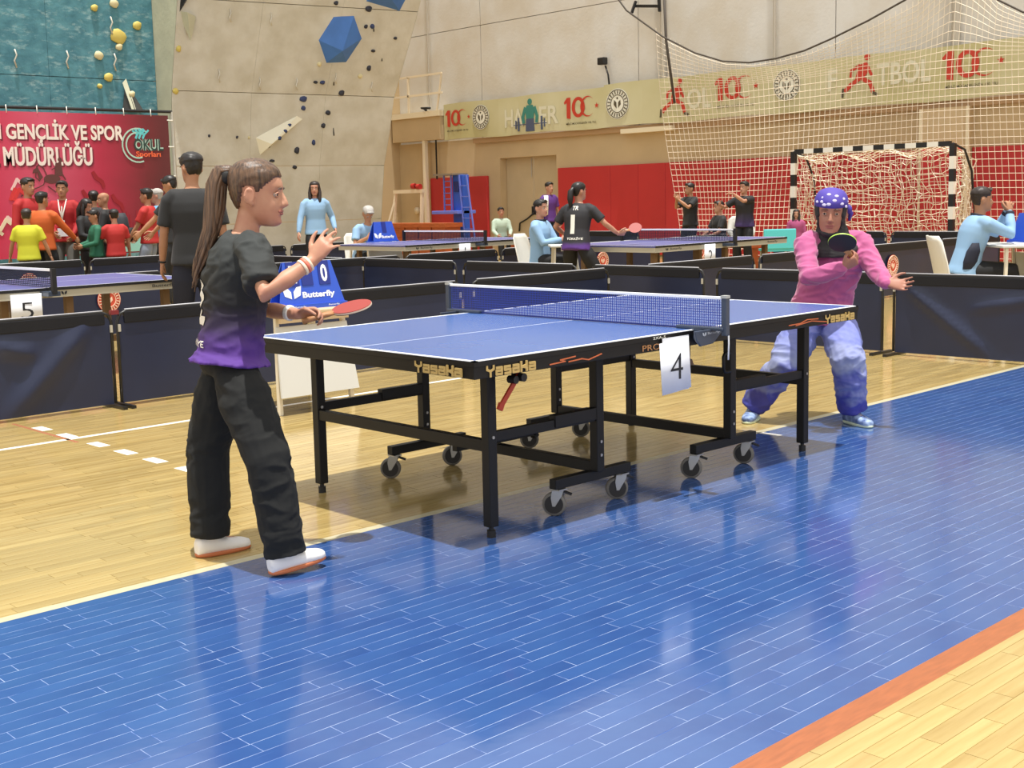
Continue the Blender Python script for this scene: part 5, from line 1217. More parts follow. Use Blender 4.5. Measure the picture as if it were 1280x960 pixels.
def figure(name, label, loc, yaw, J, L, voxel=.013, group=None):
    """J: joints in local metres. L: clothes and hair."""
    J = {k: (V3(v) if isinstance(v, (tuple, list, Vector)) else v) for k, v in J.items()}
    s = J['s']; skin = L.get('skin', M_skin); near = voxel < .009
    mb = MB()
    mb.loft(torso_secs(J, 0, fat=L.get('fat', 1) * .96), 22)
    nk = J['neck']; hd = J['head']; sh = J.get('hs', s)
    mb.tube([nk - V3((0, 0, .05)) * s, nk.lerp(hd, .25), hd - V3(J['hf']).normalized() * .018 * s - V3((0, 0, .03)) * s], [.062 * s, .050 * s, .054 * s], 16)
    T, R3 = add_head(mb, hd, J['hf'], J['hu'], sh)
    fingers = MB()
    for S, side in (('R', 1), ('L', -1)):
        mb.tube(arm_pts(J, S), [.046 * s, .056 * s, .051 * s, .043 * s, .036 * s, .037 * s, .025 * s], 14, True)
        leg_tube(mb, J, S, 0)
        a = J['an' + S]; t = V3(J['toe' + S]); t = V3((t.x, t.y, 0)).normalized()
        mb.tube([a + V3((0, 0, .02)), a - t * .02 * s - V3((0, 0, .03)) * s, a + t * .08 * s - V3((0, 0, .045 * s)), a + t * .13 * s - V3((0, 0, .052 * s))], [.030 * s, .026 * s, .022 * s, .014 * s], 10, True)
        J['grip' + S] = add_hand(mb if near else fingers, J['wr' + S], J['hd' + S], J['hn' + S], side, s * L.get('hand', 1), J.get('curl' + S, (.35, .4, .42, .45)), J.get('spread' + S, .12), J.get('thumb' + S, .5))
    me = remesh(mb, voxel, 4 if near else 2, name=name); 
    if not near: join_raw(me, fingers)
    me.materials.append(skin)
    root = obj(name, me); root.location = loc; root.rotation_euler = (0, 0, yaw); tag(root, label, 'person', group)
    face_parts(root, hd, R3, sh, L.get('brow', L['hair'][1]), near)
    # shirt
    if 'top' in L:
        tp = L['top']; inf = tp.get('inf', .02) * s; mb = MB()
        secs = torso_secs(J, inf, fat=L.get('fat', 1)); k0 = tp.get('hem', 1)
        up = (J['chest'] - J['pel']).normalized(); c, a, b, rx, ry = secs[2]
        hem = tp.get('drop', .06); fl = tp.get('flare', 1.06)
        low = [(J['pel'] - up * hem * s, a, b, rx * fl, ry * fl * 1.04), (J['pel'] - up * hem * .4 * s, a, b, rx * (1 + fl) / 2, ry * (1 + fl) / 2 * 1.03)]
        mb.loft(low + secs[2:-1] + [(secs[-1][0], secs[-1][1], secs[-1][2], .062 * s + inf * .3, .060 * s + inf * .3)], 26)
        for S in 'RL':
            ap = arm_pts(J, S); sl = tp.get('sleeve', 'short'); ai = inf * tp.get('sinf', .55)
            sa = [.050 * s + ai * .5, .060 * s + ai * .8, .057 * s + ai]
            if sl == 'short':
                e = ap[2].lerp(ap[4], tp.get('slen', .72)); mb.tube([ap[0], ap[1], ap[2], ap[2].lerp(ap[4], .4), e], sa + [.053 * s + ai * 1.1, .052 * s + ai * 1.4], 16)
            else:
                w = ap[4].lerp(ap[6], .93); mb.tube([ap[0], ap[1], ap[2], ap[3], ap[4], ap[5], w], sa + [.048 * s + ai, .044 * s + ai, .041 * s + ai * .8, .030 * s + ai * .7], 16, True)
        tm = remesh(mb, tp.get('vox', voxel), 5 if near else 3, name='top')
        if near: wrinkle(tm, tp.get('wr', .006), tp.get('ws', 11), tp.get('wst', (1, 1, 1.9)), 3.1)
        tm.materials.append(tp['mat']); J['topobj'] = obj(tp.get('name', 'shirt'), tm, root)
    if 'bottom' in L:
        bt = L['bottom']; inf = bt.get('inf', .022) * s; mb = MB(); secs = torso_secs(J, inf * .7, fat=L.get('fat', 1) * .98)
        mb.loft(secs[0:3], 24)
        for S in 'RL': leg_tube(mb, J, S, inf, end=bt.get('end', .97), fl=bt.get('fl', .1), r=bt.get('r', (.092, .082, .060, .058, .044)))
        bm_ = remesh(mb, voxel, 5 if near else 3, name='bottom')
        if near: wrinkle(bm_, bt.get('wr', .006), bt.get('ws', 9), (1, 1, 1.6), 8.4)
        bm_.materials.append(bt['mat']); obj(bt.get('name', 'trousers'), bm_, root)
    if 'shoes' in L:
        for S in 'RL': shoe(J, S, L['shoes'][0], L['shoes'][1], root)
    st, hm = L['hair'][:2]
    if st != 'bald':
        hmb, T2 = hair_mesh(hd, R3, sh, st, hm)
        if st == 'long':
            for sx in (-1, 1): hmb.tube([T2(V3((sx * .066, -.01, .03))), T2(V3((sx * .080, .0, -.06))), T2(V3((sx * .078, .03, -.16))), T2(V3((sx * .07, .05, -.27)))], [.03 * sh, .034 * sh, .034 * sh, .014 * sh], 10, True)
            hmb.tube([T2(V3((0, -.085, .02))), T2(V3((0, -.10, -.1))), T2(V3((0, -.105, -.24)))], [.06 * sh, .075 * sh, .04 * sh], 12, True)
        if st in ('short', 'swept'):
            hmb.tube([T2(V3((-.05, .068, .088))), T2(V3((0, .082, .100))), T2(V3((.05, .064, .088)))], [.012 * sh, .020 * sh, .012 * sh], 8, True)
        if 'tail' in L:
            tp_, tr_ = L['tail']; rr_ = random.Random(5)
            hmb.tube([T2(V3(p)) for p in tp_], [r * sh for r in tr_], 14, True)
            for q in range(26 if near else 0):      # loose locks of the tail
                a_ = 2 * math.pi * q / 26; k_ = rr_.uniform(.55, 1.0); ph = rr_.uniform(0, 6); cut = rr_.uniform(.9, 1.12)
                hmb.tube([T2(V3((p[0] + r * k_ * math.cos(a_ + .25 * math.sin(i + ph)), p[1] + r * k_ * math.sin(a_) * .9 - (.012 * rr_.random() if i > 4 else 0), .075 + (p[2] - .075) * cut))) for i, (p, r) in enumerate(zip(tp_, tr_))], [.008 * sh, .010 * sh, .011 * sh, .011 * sh, .010 * sh, .008 * sh, .006 * sh, .002 * sh], 6, True)
        hmb.build('hair', [hm], root, smooth=True)
    return root, J, T, R3

# ---- generic poses ----
def two_bone(a, t, l1, l2, pole):
    a, t, pole = V3(a), V3(t), V3(pole); d = t - a; L = min(d.length, (l1 + l2) * .995); d = d.normalized(); t = a + d * L
    x = (l1 * l1 - l2 * l2 + L * L) / (2 * L); h = math.sqrt(max(l1 * l1 - x * x, 0)); p = (pole - d * pole.dot(d)).normalized()
    return a + d * x + p * h, t
def pose(H, hands=None, lean=0.0, head_yaw=0.0, head_pitch=0.0, seat=None, feet=None, turn=0.0, pelz=None, hn=None, hdv=None, curl=None, side_lean=0.0, pole_arm=None):
    s = H / 1.75; J = dict(s=s); z = pelz if pelz is not None else (.95 * s if seat is None else seat + .10 * s)
    J['pel'] = V3((0, 0, z)); sn, cs = math.sin(lean), math.cos(lean)
    up = V3((side_lean, sn, cs)).normalized(); fw = V3((0, cs, -sn)); ct, st_ = math.cos(turn), math.sin(turn)
    J['lat'] = V3((1, 0, 0)); cl = V3((ct, st_, 0)); J['clat'] = cl; cf = V3((-st_, ct, 0))
    J['chest'] = J['pel'] + up * .34 * s; J['neck'] = J['chest'] + up * .19 * s
    hy, hp = head_yaw, head_pitch; J['hf'] = V3((math.sin(hy) * math.cos(hp), math.cos(hy) * math.cos(hp), math.sin(hp))); J['hu'] = V3((side_lean, 0, 1))
    J['head'] = J['neck'] + V3((side_lean * .1, .022, .152)) * s + up * .0 
    for S, k in (('R', 1), ('L', -1)):
        J['sh' + S] = J['chest'].lerp(J['neck'], .62) + cl * k * .178 * s
        J['hip' + S] = J['pel'] + V3((k * .088 * s, 0, -.035 * s))
        if seat is None:
            ft = V3((k * .12 * s, 0, .085 * s)) if not feet else V3(feet[S]) + V3((0, 0, .085 * s)); pole = V3((k * .12, 1, 0))
        else:
            ft = V3((k * .11 * s, .46 * s, .085 * s)) if not feet else V3(feet[S]) + V3((0, 0, .085 * s)); pole = V3((0, .6, 1))
        J['kn' + S], J['an' + S] = two_bone(J['hip' + S], ft, .435 * s, .42 * s, pole)
        J['toe' + S] = V3((k * .25, 1, 0))
        tgt = (V3((k * .27 * s, .06, z - .13 * s)) if seat is None else V3((k * .14, .34 * s, seat + .20 * s)))
        if hands and S in hands: tgt = J['chest'] * 0 + V3(hands[S]) * 1.0
        pole = V3((k * .6, -.8, -.5)) if not pole_arm else V3((k * pole_arm[0], pole_arm[1], pole_arm[2]))
        J['el' + S], J['wr' + S] = two_bone(J['sh' + S], tgt, .285 * s, .25 * s, pole)
        J['hd' + S] = V3(hdv[S]) if hdv and S in hdv else (J['wr' + S] - J['el' + S]).normalized()
        J['hn' + S] = V3(hn[S]) if hn and S in hn else (V3((-k, 0, 0)) if abs(J['hd' + S].x) < .8 else V3((0, 0, -1)))
        if curl: J['curl' + S] = curl
    return J
def facing(a):
    a = math.radians(a); t, r = (-.669, -.743), (.741, -.671)
    dx, dy = math.cos(a) * t[0] + math.sin(a) * r[0], math.cos(a) * t[1] + math.sin(a) * r[1]
    return math.atan2(-dx, dy)
def cl(name, rgb, **k): return mat(name, rgb, rough=k.pop('rough', .75), **k)
M_wshoe = mat('white_shoe', (234, 230, 226), rough=.5, bump=.05, bscale=40); M_gum = mat('gum_sole', (190, 108, 66), rough=.5)
M_bshoe = mat('dark_shoe', (40, 40, 44), rough=.5); M_bkp = cl('black_trousers', (22, 22, 25)); M_bkt = cl('black_tee', (21, 21, 23), sheen=.1); M_ltb = cl('light_blue_cloth', (140, 176, 210), var=.06, vscale=5)
M_redj = cl('red_tracksuit', (164, 28, 32)); M_redt = cl('red_tee', (176, 40, 38)); M_gsh = cl('grey_shorts', (96, 96, 92)); M_jean = cl('pale_jeans', (136, 144, 158)); M_navt = cl('navy_trousers', (26, 30, 48))
SH_B = (M_bshoe, M_bshoe)

# ---- near player, left ----
def mid(a, b, t): return a.lerp(b, t)
baseA = V3((-.64, .62, 0))
A = dict(pel=(-0.630,0.697,0.800), chest=(-0.590,0.690,1.095), neck=(-0.566,0.655,1.268), head=(-0.522,0.625,1.412), shR=(-0.628,0.508,1.212), elR=(-0.700,0.330,1.050), wrR=(-0.517,0.292,1.162),
  shL=(-0.470,0.815,1.212), elL=(-0.425,0.810,0.958), wrL=(-0.385,0.590,0.942), hipR=(-0.668,0.620,0.760), knR=(-0.662,0.420,0.440), anR=(-0.630,0.382,0.085), hipL=(-0.600,0.775,0.750), knL=(-0.670,0.835,0.410), anL=(-0.688,0.815,0.085))
J = {k: V3(v) - baseA for k, v in A.items()}
Rr = V3((.741, -.671, 0)); Tc = V3((-.669, -.743, 0)); Lf = -Rr
fa = (Rr * .97 - Tc * .22).normalized()
J.update(s=.90, hs=1.03, hf=(Rr * 1 + Tc * .02 + V3((0, 0, -.10))), hu=V3((0, 0, 1)) + Rr * .05, lat=fa.cross(V3((0, 0, 1))), clat=fa.cross(V3((0, 0, 1))),
  hdR=(Rr * .62 + V3((0, 0, .75))), hnR=(Tc * -.5 + Rr * .3), curlR=(.3, .35, .4, .5), thumbR=.3, spreadR=.3,
  hdL=(Rr * .95 + V3((0, 0, .05)) + Tc * .1), hnL=(Tc * .55 + V3((0, 0, -.6))), curlL=(.75, .85, .9, .95), thumbL=1.0,
  toeR=V3((.281, -.067 + .03, 0)), toeL=V3((.222, -.026, 0)), pitR=.10, gzR=.012)
M_shA = grad_mat('black_to_purple_tee', [(0, (92, 52, 146)), (.22, (78, 44, 124)), (.38, (44, 32, 62)), (.52, (23, 22, 26)), (.8, (38, 41, 41)), (1, (48, 52, 52))], rough=.8, noise_amt=.08)
M_trA = mat('black_track_trousers', (19, 20, 20), rough=.9)
tailA = ([(0, -.105, .075), (0, -.135, .072), (0, -.150, .02), (0, -.152, -.06), (0, -.158, -.14), (0, -.175, -.22), (0, -.20, -.29), (0, -.212, -.335)], [.022, .030, .036, .036, .030, .023, .014, .005])
LA = dict(skin=M_skin, hair=('tied', M_hbr), tail=tailA, top=dict(mat=M_shA, inf=.030, drop=.035, flare=1.2, slen=.80, vox=.007, name='shirt', wr=.007, ws=10), bottom=dict(mat=M_trA, inf=.030, fl=.25, r=(.082, .082, .064, .060, .048), end=1.03, wr=.006), shoes=(M_wshoe, M_gum), fat=.98)
pa, JA, TA, RA = figure('person', 'girl player with long brown ponytail, black-purple tee and raised hand, front left', baseA, 0, J, LA, .0055)
# hair band and bracelets
mb = MB(); mb.tube([TA(V3((0, -.112, .056))), TA(V3((0, -.122, .052)))], [.034, .034], 14, True); mb.build('hair_tie', M_black, pa)
def band(parent, a, b, t, r, w, M, name): 
    a, b = V3(a), V3(b); c = a.lerp(b, t); d = (b - a).normalized(); u, k = basis(d); mb = MB()
    mb.loft([(c - d * w, u, k, r * .96, r * .96), (c - d * w * .6, u, k, r, r), (c + d * w * .6, u, k, r, r), (c + d * w, u, k, r * .96, r * .96)], 18); return mb.build(name, M, parent)
for t, M_, in ((.80, mat('cream_bracelet', (232, 214, 190), rough=.5)), (.86, mat('coral_bracelet', (216, 116, 96), rough=.5)), (.91, MATS['cream_bracelet'])): band(pa, JA['elR'], JA['wrR'], t, .031, .005, M_, 'bracelet')
band(pa, JA['elL'], JA['wrL'], .80, .031, .010, M_gw, 'wristband')
# number on the back of the shirt
def project_text(root, topo, s_, c, xdir, w, h, M, off=.0):
    me = topo.data; bv = BVHTree.FromPolygons([v.co.copy() for v in me.vertices], [tuple(p.vertices) for p in me.polygons])
    return text(s_, V3(c) - V3(xdir).normalized() * w / 2 - V3((0, 0, h / 2)), xdir, (0, 0, 1), w, h, M, root, 'printed_number', off=off, project=bv)
bk = -fa; rightOnBack = V3((0, 0, 1)).cross(bk)   # reading direction seen from behind
project_text(pa, JA['topobj'], '2', JA['chest'].lerp(JA['pel'], .30) + bk * .25 + rightOnBack * .0, rightOnBack, .13, .17, M_gw, off=.03)
project_text(pa, JA['topobj'], 'TÜRKİYE', JA['pel'].lerp(JA['chest'], .20) + bk * .25, rightOnBack, .2, .035, M_gw, off=.02)
def paddle(name, label, grip, axis, normal, Mf, Mb, Medge):
    """blade centre lies along axis from the grip"""
    o = thing(name, label, 'paddle', (0, 0, 0)); ax = V3(axis).normalized(); n = V3(normal); n = (n - ax * n.dot(ax)).normalized(); sd = ax.cross(n); g = V3(grip)
    poly = [(.0 + .0, -.018)] ; poly = []
    for i in range(32): a = 2 * math.pi * i / 32; poly.append((.155 + .08 * math.cos(a), .075 * math.sin(a)))
    for nm, M_, o0, dp in (('blade', Medge, -.003, .006), ('rubber', Mf, .003, .0025), ('rubber', Mb, -.0055, .0025)):
        mb = MB(); k = 1.0 if nm == 'blade' else .985
        mb.prism([((x - .155) * k + .155, y * k) for x, y in poly], g + n * o0, ax, sd, -dp if ax.cross(sd).dot(n) < 0 else dp); mb.build(nm, M_, o)
    mb = MB(); mb.loft([(g - ax * .045, sd, n, .017, .012), (g, sd, n, .014, .011), (g + ax * .05, sd, n, .014, .011), (g + ax * .085, sd, n, .026, .005)], 14, 2.6); mb.build('handle', mat('wood_handle', (170, 120, 78), rough=.5), o)
    return o
gA = JA['gripL'] + baseA
M_rub = mat('red_rubber', (150, 48, 40), rough=.5); M_rubk = mat('black_rubber', (30, 28, 28), rough=.5)
paddle('table_tennis_paddle', 'red paddle in the lower hand of the front left player', gA + Rr * .0, Rr * .93 + V3((0, 0, .22)) - Tc * .25, Tc * .17 + V3((0, 0, .97)), M_rub, M_rubk, mat('pale_edge_tape', (210, 190, 170), rough=.5))

# ---- player at the far end, pink ----
baseB = V3((3.34, .60, 0))
Bj = dict(pel=(3.396,0.624,0.655), chest=(3.375,0.540,0.945), neck=(3.338,0.522,1.095), head=(3.272,0.490,1.238), shR=(3.205,0.616,1.075), elR=(3.028,0.471,0.872), wrR=(3.060,0.283,0.935), shL=(3.505,0.440,1.072), elL=(3.405,0.283,0.905), wrL=(3.291,0.146,0.838),
  hipR=(3.324,0.670,0.605), knR=(3.105,0.690,0.340), anR=(3.115,0.905,0.085), hipL=(3.454,0.560,0.600), knL=(3.265,0.360,0.375), anL=(3.365,0.390,0.085))
J = {k: V3(v) - baseB for k, v in Bj.items()}
fb = (Tc + Lf * .42).normalized()
J.update(s=.93, hs=1.07, hf=Tc + Lf * .30 + V3((0, 0, -.12)), hu=V3((0, 0, 1)) + Rr * .06, lat=fb.cross(V3((0, 0, 1))), clat=(Tc + Lf * .30).normalized().cross(V3((0, 0, 1))),
  hdR=(Rr * .75 + V3((0, 0, .45)) + Tc * .2), hnR=(V3((0, 0, .5)) + -Tc * .6 - Rr * .1), curlR=(.9, 1.0, 1.05, 1.1), thumbR=1.0,
  hdL=(Rr * .9 + V3((0, 0, -.12)) + Tc * .3), hnL=(V3((0, 0, .3)) + Tc * .5), curlL=(.2, .3, .35, .4), thumbL=.1, spreadL=.35,
  toeR=Tc + Lf * .5, toeL=Tc + Rr * .35)
M_pink = mat('pink_sweatshirt', (180, 84, 134), rough=.8, sheen=.3, var=.08, vscale=6)
M_lav = grad_mat('lavender_tracksuit_trousers', [(.2, (60, 60, 150)), (.38, (70, 72, 164)), (.46, (122, 130, 184)), (.58, (88, 94, 174)), (.7, (154, 162, 198)), (.95, (118, 128, 194)), (1, (128, 136, 200))], rough=.78, noise_amt=.42)
M_bsh = mat('blue_white_shoe', (170, 192, 226), rough=.5, var=.5, vscale=22, rgb2=(60, 84, 140)); M_lime = mat('pale_lime_sole', (214, 226, 196), rough=.5)
M_bandana = mat('purple_bandana', (78, 62, 158), rough=.7, var=1, vscale=9, rgb2=(68, 54, 150))
LB = dict(skin=mat('skin_warm', (164, 112, 92), rough=.5, spec=.4), hair=('cap', M_bandana), brow=M_hbr, top=dict(mat=M_pink, inf=.030, drop=.05, flare=1.14, sleeve='long', vox=.007, name='sweatshirt', wr=.008, ws=11), bottom=dict(mat=M_lav, inf=.032, fl=.15, end=.99, wr=.010, ws=8, r=(.1, .09, .068, .064, .05)), shoes=(M_bsh, M_lime))
pb, JB, TB, RB = figure('person', 'girl player in pink sweatshirt, black headscarf and purple bandana beyond the table', baseB, 0, J, LB, .006)
for c in pb.children:
    if c.name.startswith('hair'): c.name = 'bandana'
    if c.name.startswith('eyebrow'): c.data = c.data
# headscarf under the bandana
sc = MB(); n = 40; V = []; Fs = []
for k in range(len(HEAD_T)):
    for i in range(n):
        p = head_pt(k, 2 * math.pi * i / n); z = p.z; fr = p.y
        inner = (abs(p.x) < .056 and fr > .03 and z > -.098) or z > .038
        d = -.016 if inner else .010
        V.append(TB(p + V3((p.x, p.y + .01, p.z * .5)).normalized() * d))
for k in range(len(HEAD_T) - 1):
    for i in range(n): j = (i + 1) % n; Fs.append((k * n + i, k * n + j, (k + 1) * n + j, (k + 1) * n + i))
Fs.append(tuple(reversed(range(n)))); Fs.append(tuple(range((len(HEAD_T) - 1) * n, len(HEAD_T) * n)))
sc.add(V, Fs, True)
ck, cb_ = V3(JB['clat']), (Tc + Lf * .3).normalized()
nkB = JB['neck']
sc.loft([(nkB + V3((0, 0, -.115)) + cb_ * .04, ck, cb_, .13, .115), (nkB + V3((0, 0, -.065)) + cb_ * .03, ck, cb_, .150, .118), (nkB + V3((0, 0, -.02)) + cb_ * .01, ck, cb_, .115, .098), (nkB + V3((0, 0, .03)) + cb_ * .015, ck, cb_, .092, .085), (nkB + V3((0, 0, .075)) + cb_ * .02, ck, cb_, .082, .075), (nkB.lerp(JB['head'], .72) + cb_ * -.01, ck, cb_, .075, .07)], 28)
sm_ = remesh(sc, .006, 3, name='headscarf'); wrinkle(sm_, .004, 13, (1, 1, 2.2), 1.0)
sm_.materials.append(mat('black_headscarf', (38, 36, 38), rough=.75)); obj('headscarf', sm_, pb)
mb = MB(); mb.ball(TB(V3((-.088, -.03, .015))), (.016, .026, .028), 10, 8); mb.tube([TB(V3((-.09, -.035, .015))), TB(V3((-.105, -.05, -.01))), TB(V3((-.10, -.055, -.045)))], [.012, .016, .008], 8, True); mb.build('bandana_knot', M_bandana, pb)
mb = MB(); mw_ = mat('white_dot_print', (190, 184, 214), rough=.7)
for x, z in ((.040, .060), (.036, .078), (-.012, .068), (-.02, .088), (-.052, .074), (-.046, .052), (.062, .056), (.012, .094), (-.072, .058), (.03, .046), (-.066, .036), (.01, .050)):
    k = min(range(len(HEAD_T)), key=lambda q: abs(HEAD_T[q][0] - z)); w = HEAD_T[k][3]; a = math.asin(max(-1, min(1, x / w))); p = head_pt(k, a); p.z = z; nn = V3((p.x, p.y + .01, p.z * .8 - .01)).normalized()
    t1 = nn.cross(V3((0, 0, 1))).normalized(); mb.ball(TB(p + nn * .0130), (.013, .009, .0022), 10, 6, [RB @ t1, RB @ nn.cross(t1), RB @ nn])
mb.build('bandana_dots', mw_, pb)
gB = JB['gripR'] + baseB
paddle('table_tennis_paddle', 'black rubber paddle with lime edge held by the pink player', gB, Lf * .45 + V3((0, 0, .50)) + Tc * .5, Tc * .62 - V3((0, 0, .70)) + Lf * .2, M_rubk, M_rubk, mat('lime_edge', (176, 214, 84), rough=.5))
# ---- people farther back ----
def P(label, loc, a, H, top, bottom, hair, sleeve='short', skin=M_skin2, shoes=SH_B, **kw):
    fig = {k: kw.pop(k) for k in ('name', 'drop', 'fat', 'inf', 'bend', 'tail', 'tend', 'slen') if k in kw}
    J = pose(H, **kw)
    L = dict(skin=skin, hair=hair, fat=fig.get('fat', 1), top=dict(mat=top, sleeve=sleeve, drop=fig.get('drop', .08), inf=fig.get('inf', .022), name=fig.get('name', 'shirt'), slen=fig.get('slen', .72)),
             bottom=dict(mat=bottom, inf=.020, end=fig.get('tend', .97), name='shorts' if fig.get('tend', 1) < .8 else 'trousers'), shoes=shoes)
    if 'tail' in fig: L['tail'] = fig['tail']
    return figure('person', label, V3((loc[0], loc[1], 0)), facing(a), J, L, .013)
HB, HD = ('short', M_hb), ('short', M_hds)
# man in the black tee behind the left player
r_, J_, T_, R_3 = P('man in plain black tee seen from behind, left of the front player', (2.10, 5.62), 192, 1.80, M_bkt, M_navt, HB, head_yaw=-.55, head_pitch=-.12, hands=dict(L=(-.29, .10, .80), R=(.25, .05, .82)), fat=1.02, slen=.8)
band(r_, J_['elL'], J_['wrL'], .95, .034, .007, M_black, 'wrist_strap')
# group before the red banner
P('bearded man in red tracksuit, leftmost of the standing adults by the red banner', (4.34, 14.1), 60, 1.84, M_redj, M_redj, HB, 'long', head_pitch=-.05, name='jacket')
P('person in orange jacket with back turned, behind the boy in yellow', (4.34, 13.65), 165, 1.63, cl('orange_jacket', (190, 88, 32)), M_bkp, HB, 'long', hands=dict(R=(.30, .34, .95), L=(-.22, .15, .85)), name='jacket', head_yaw=.3)
P('boy in lemon yellow tee with back turned, far left', (3.96, 13.3), 185, 1.40, cl('yellow_tee', (190, 190, 44)), M_gsh, HD, hands=dict(R=(.28, .08, .72), L=(-.28, .08, .72)), fat=1.05)
rr, JR, TR, RR = P('man in red jacket with white lanyard and grey shorts before the red banner', (5.05, 14.5), 8, 1.80, M_redj, M_gsh, HB, 'long', hands=dict(R=(.10, .25, 1.03), L=(-.16, .24, 1.0)), name='jacket', tend=.12)
mb = MB(); f_ = JR['chest']
mb.tube([f_ + V3((-.06, .05, .20)), f_ + V3((-.035, .155, .05)), f_ + V3((0, .165, -.10))], .009, 6); mb.tube([f_ + V3((.06, .05, .20)), f_ + V3((.035, .155, .05)), f_ + V3((0, .165, -.10))], .009, 6); mb.cbox(f_ + V3((0, .168, -.16)), (.07, .008, .10)); mb.build('lanyard', M_gw, rr)
mb = MB(); mb.bar(f_ + V3((0, .148, .1)), f_ + V3((0, .160, -.3)), .02, .01, up=(0, 1, 0)); mb.build('zip', M_gw, rr)
o = thing('paper_sheet', 'white sheet held by the man in the red jacket and shorts', 'paper', (5.05, 14.5, 0), facing(8)); mb = MB(); mb.box((-.12, .265, .98), (.06, .272, 1.10)); mb.build('sheet', M_paper, o)
P('woman in black hooded top beside the bald man with a backpack', (5.21, 14.1), 70, 1.52, cl('black_hoodie', (30, 30, 32)), M_bkp, ('long', M_hb), 'long', skin=M_skin, hands=dict(R=(.14, .26, .93), L=(-.12, .24, .9)), head_pitch=-.3, name='hoodie')
P('person with cropped dark hair turned away, behind the woman in black', (5.93, 15.3), 190, 1.66, cl('charcoal_jacket', (38, 37, 40)), M_bkp, HB, 'long')
rb_, Jb, Tb, Rb = P('bald man in black with a backpack, before the red banner', (5.77, 14.6), 280, 1.62, M_bkt, M_bkp, ('bald', M_hb), 'long', head_yaw=-.4, hands=dict(R=(.2, .28, .95), L=(-.2, .25, .95)))
bpk = thing('backpack', 'dark grey backpack on the bald man by the red banner', 'backpack', (5.77, 14.6, 0), facing(280))
mb = MB(); mb.loft([((0, -.23, z), (1, 0, 0), (0, 1, 0), w, d) for z, w, d in ((.78, .10, .07), (.82, .16, .11), (1.05, .17, .12), (1.22, .15, .10), (1.30, .10, .06))], 18, 3); mb.build('bag', cl('dark_grey_nylon', (50, 52, 58)), bpk)
mb = MB(); mb.loft([((0, -.36, z), (1, 0, 0), (0, 1, 0), w, .045) for z, w in ((.84, .08), (.88, .12), (1.03, .12), (1.07, .08))], 14, 3); mb.build('pocket', cl('black_nylon', (34, 34, 38)), bpk)
for k in (-1, 1): mb = MB(); mb.tube([(k * .10, -.13, 1.28), (k * .12, .03, 1.36), (k * .13, .15, 1.22), (k * .15, .06, .98), (k * .13, -.12, .86)], .017, 6); mb.build('strap', MATS['black_nylon'], bpk)
P('dark-haired child with green and black top, before the woman in black', (5.11, 13.6), 300, 1.36, cl('green_vest', (36, 102, 76)), M_bkp, HB, 'long', head_pitch=-.25, hands=dict(R=(.10, .24, .84), L=(-.1, .22, .84)))
P('boy in red tee with back turned, before the backpack', (5.31, 13.4), 215, 1.36, M_redt, M_gsh, HB, skin=M_skin, hands=dict(R=(.24, .1, .70), L=(-.26, .22, .72)))
P('man in red polo and pale jeans facing left, right end of the banner', (6.13, 13.9), 262, 1.66, M_redt, M_jean, HB, hands=dict(R=(.22, .28, .93), L=(-.18, .28, .86)))
P('white-haired man in sky blue polo behind the man in red polo', (6.58, 14.4), 268, 1.66, cl('sky_blue_polo', (92, 156, 198)), M_bkp, ('short', M_hgr), skin=M_skin)
P('dark-haired man looking down, mostly hidden behind the black tee', (5.26, 11.6), 262, 1.78, M_bkt, M_bkp, HB, head_pitch=-.35, hands=dict(R=(.2, .40, 1.0), L=(-.22, .44, .98)))
# under the climbing wall
P('woman with long dark hair in light blue top before the grey climbing wall', (8.95, 13.5), 22, 1.72, M_ltb, M_bkp, ('long', M_hds), 'long', skin=M_skin, head_yaw=.35, hands=dict(R=(.33, .12, .88), L=(-.30, .10, .94)), name='sweatshirt')
def chair_for(loc, a, label): return chair((loc[0], loc[1], 0), facing(a), label)
chair_for((8.93, 12.22), 25, 'white chair of the man writing under the climbing wall')
P('man in light blue polo writing with head bowed, below the climbing wall', (8.93, 12.2), 25, 1.74, M_ltb, M_bkp, ('short', M_hgr), 'short', seat=.45, lean=.42, head_pitch=-.75, hands=dict(R=(.12, .48, .82), L=(-.14, .46, .82)))
sb_ = thing('bench', 'low wooden bench under the boy in the mint top by the beige door', 'bench', (16.5, 16.9, 0)); mb = MB(); mb.box((-.2, -.6, .36), (.2, .6, .42)); mb.build('seat', M_bench, sb_)
for y in (-.5, .5): mb = MB(); mb.box((-.17, y - .03, 0), (.17, y + .03, .36)); mb.build('leg', M_bench, sb_)
P('boy in pale mint top sitting by the beige door', (16.5, 16.9), 10, 1.56, cl('mint_top', (172, 190, 172)), M_bkp, HB, 'long', skin=M_skin, seat=.36)
r_, J_, T_, R_3 = P('standing man in purple vest over white sleeves beside the beige door', (16.3, 15.2), 35, 1.68, cl('purple_vest', (84, 44, 122)), M_navt, HB, 'short', skin=M_skin)
mb = MB(); mb.loft([(J_['chest'] + V3((.12, .02, .16)), (1, 0, 0), (0, 1, 0), .05, .09), (J_['chest'] + V3((.15, .03, .0)), (1, 0, 0), (0, 1, 0), .06, .12), (J_['chest'] + V3((.15, .03, -.25)), (1, 0, 0), (0, 1, 0), .05, .10)][::1], 12); mb.build('towel', M_gw, r_)
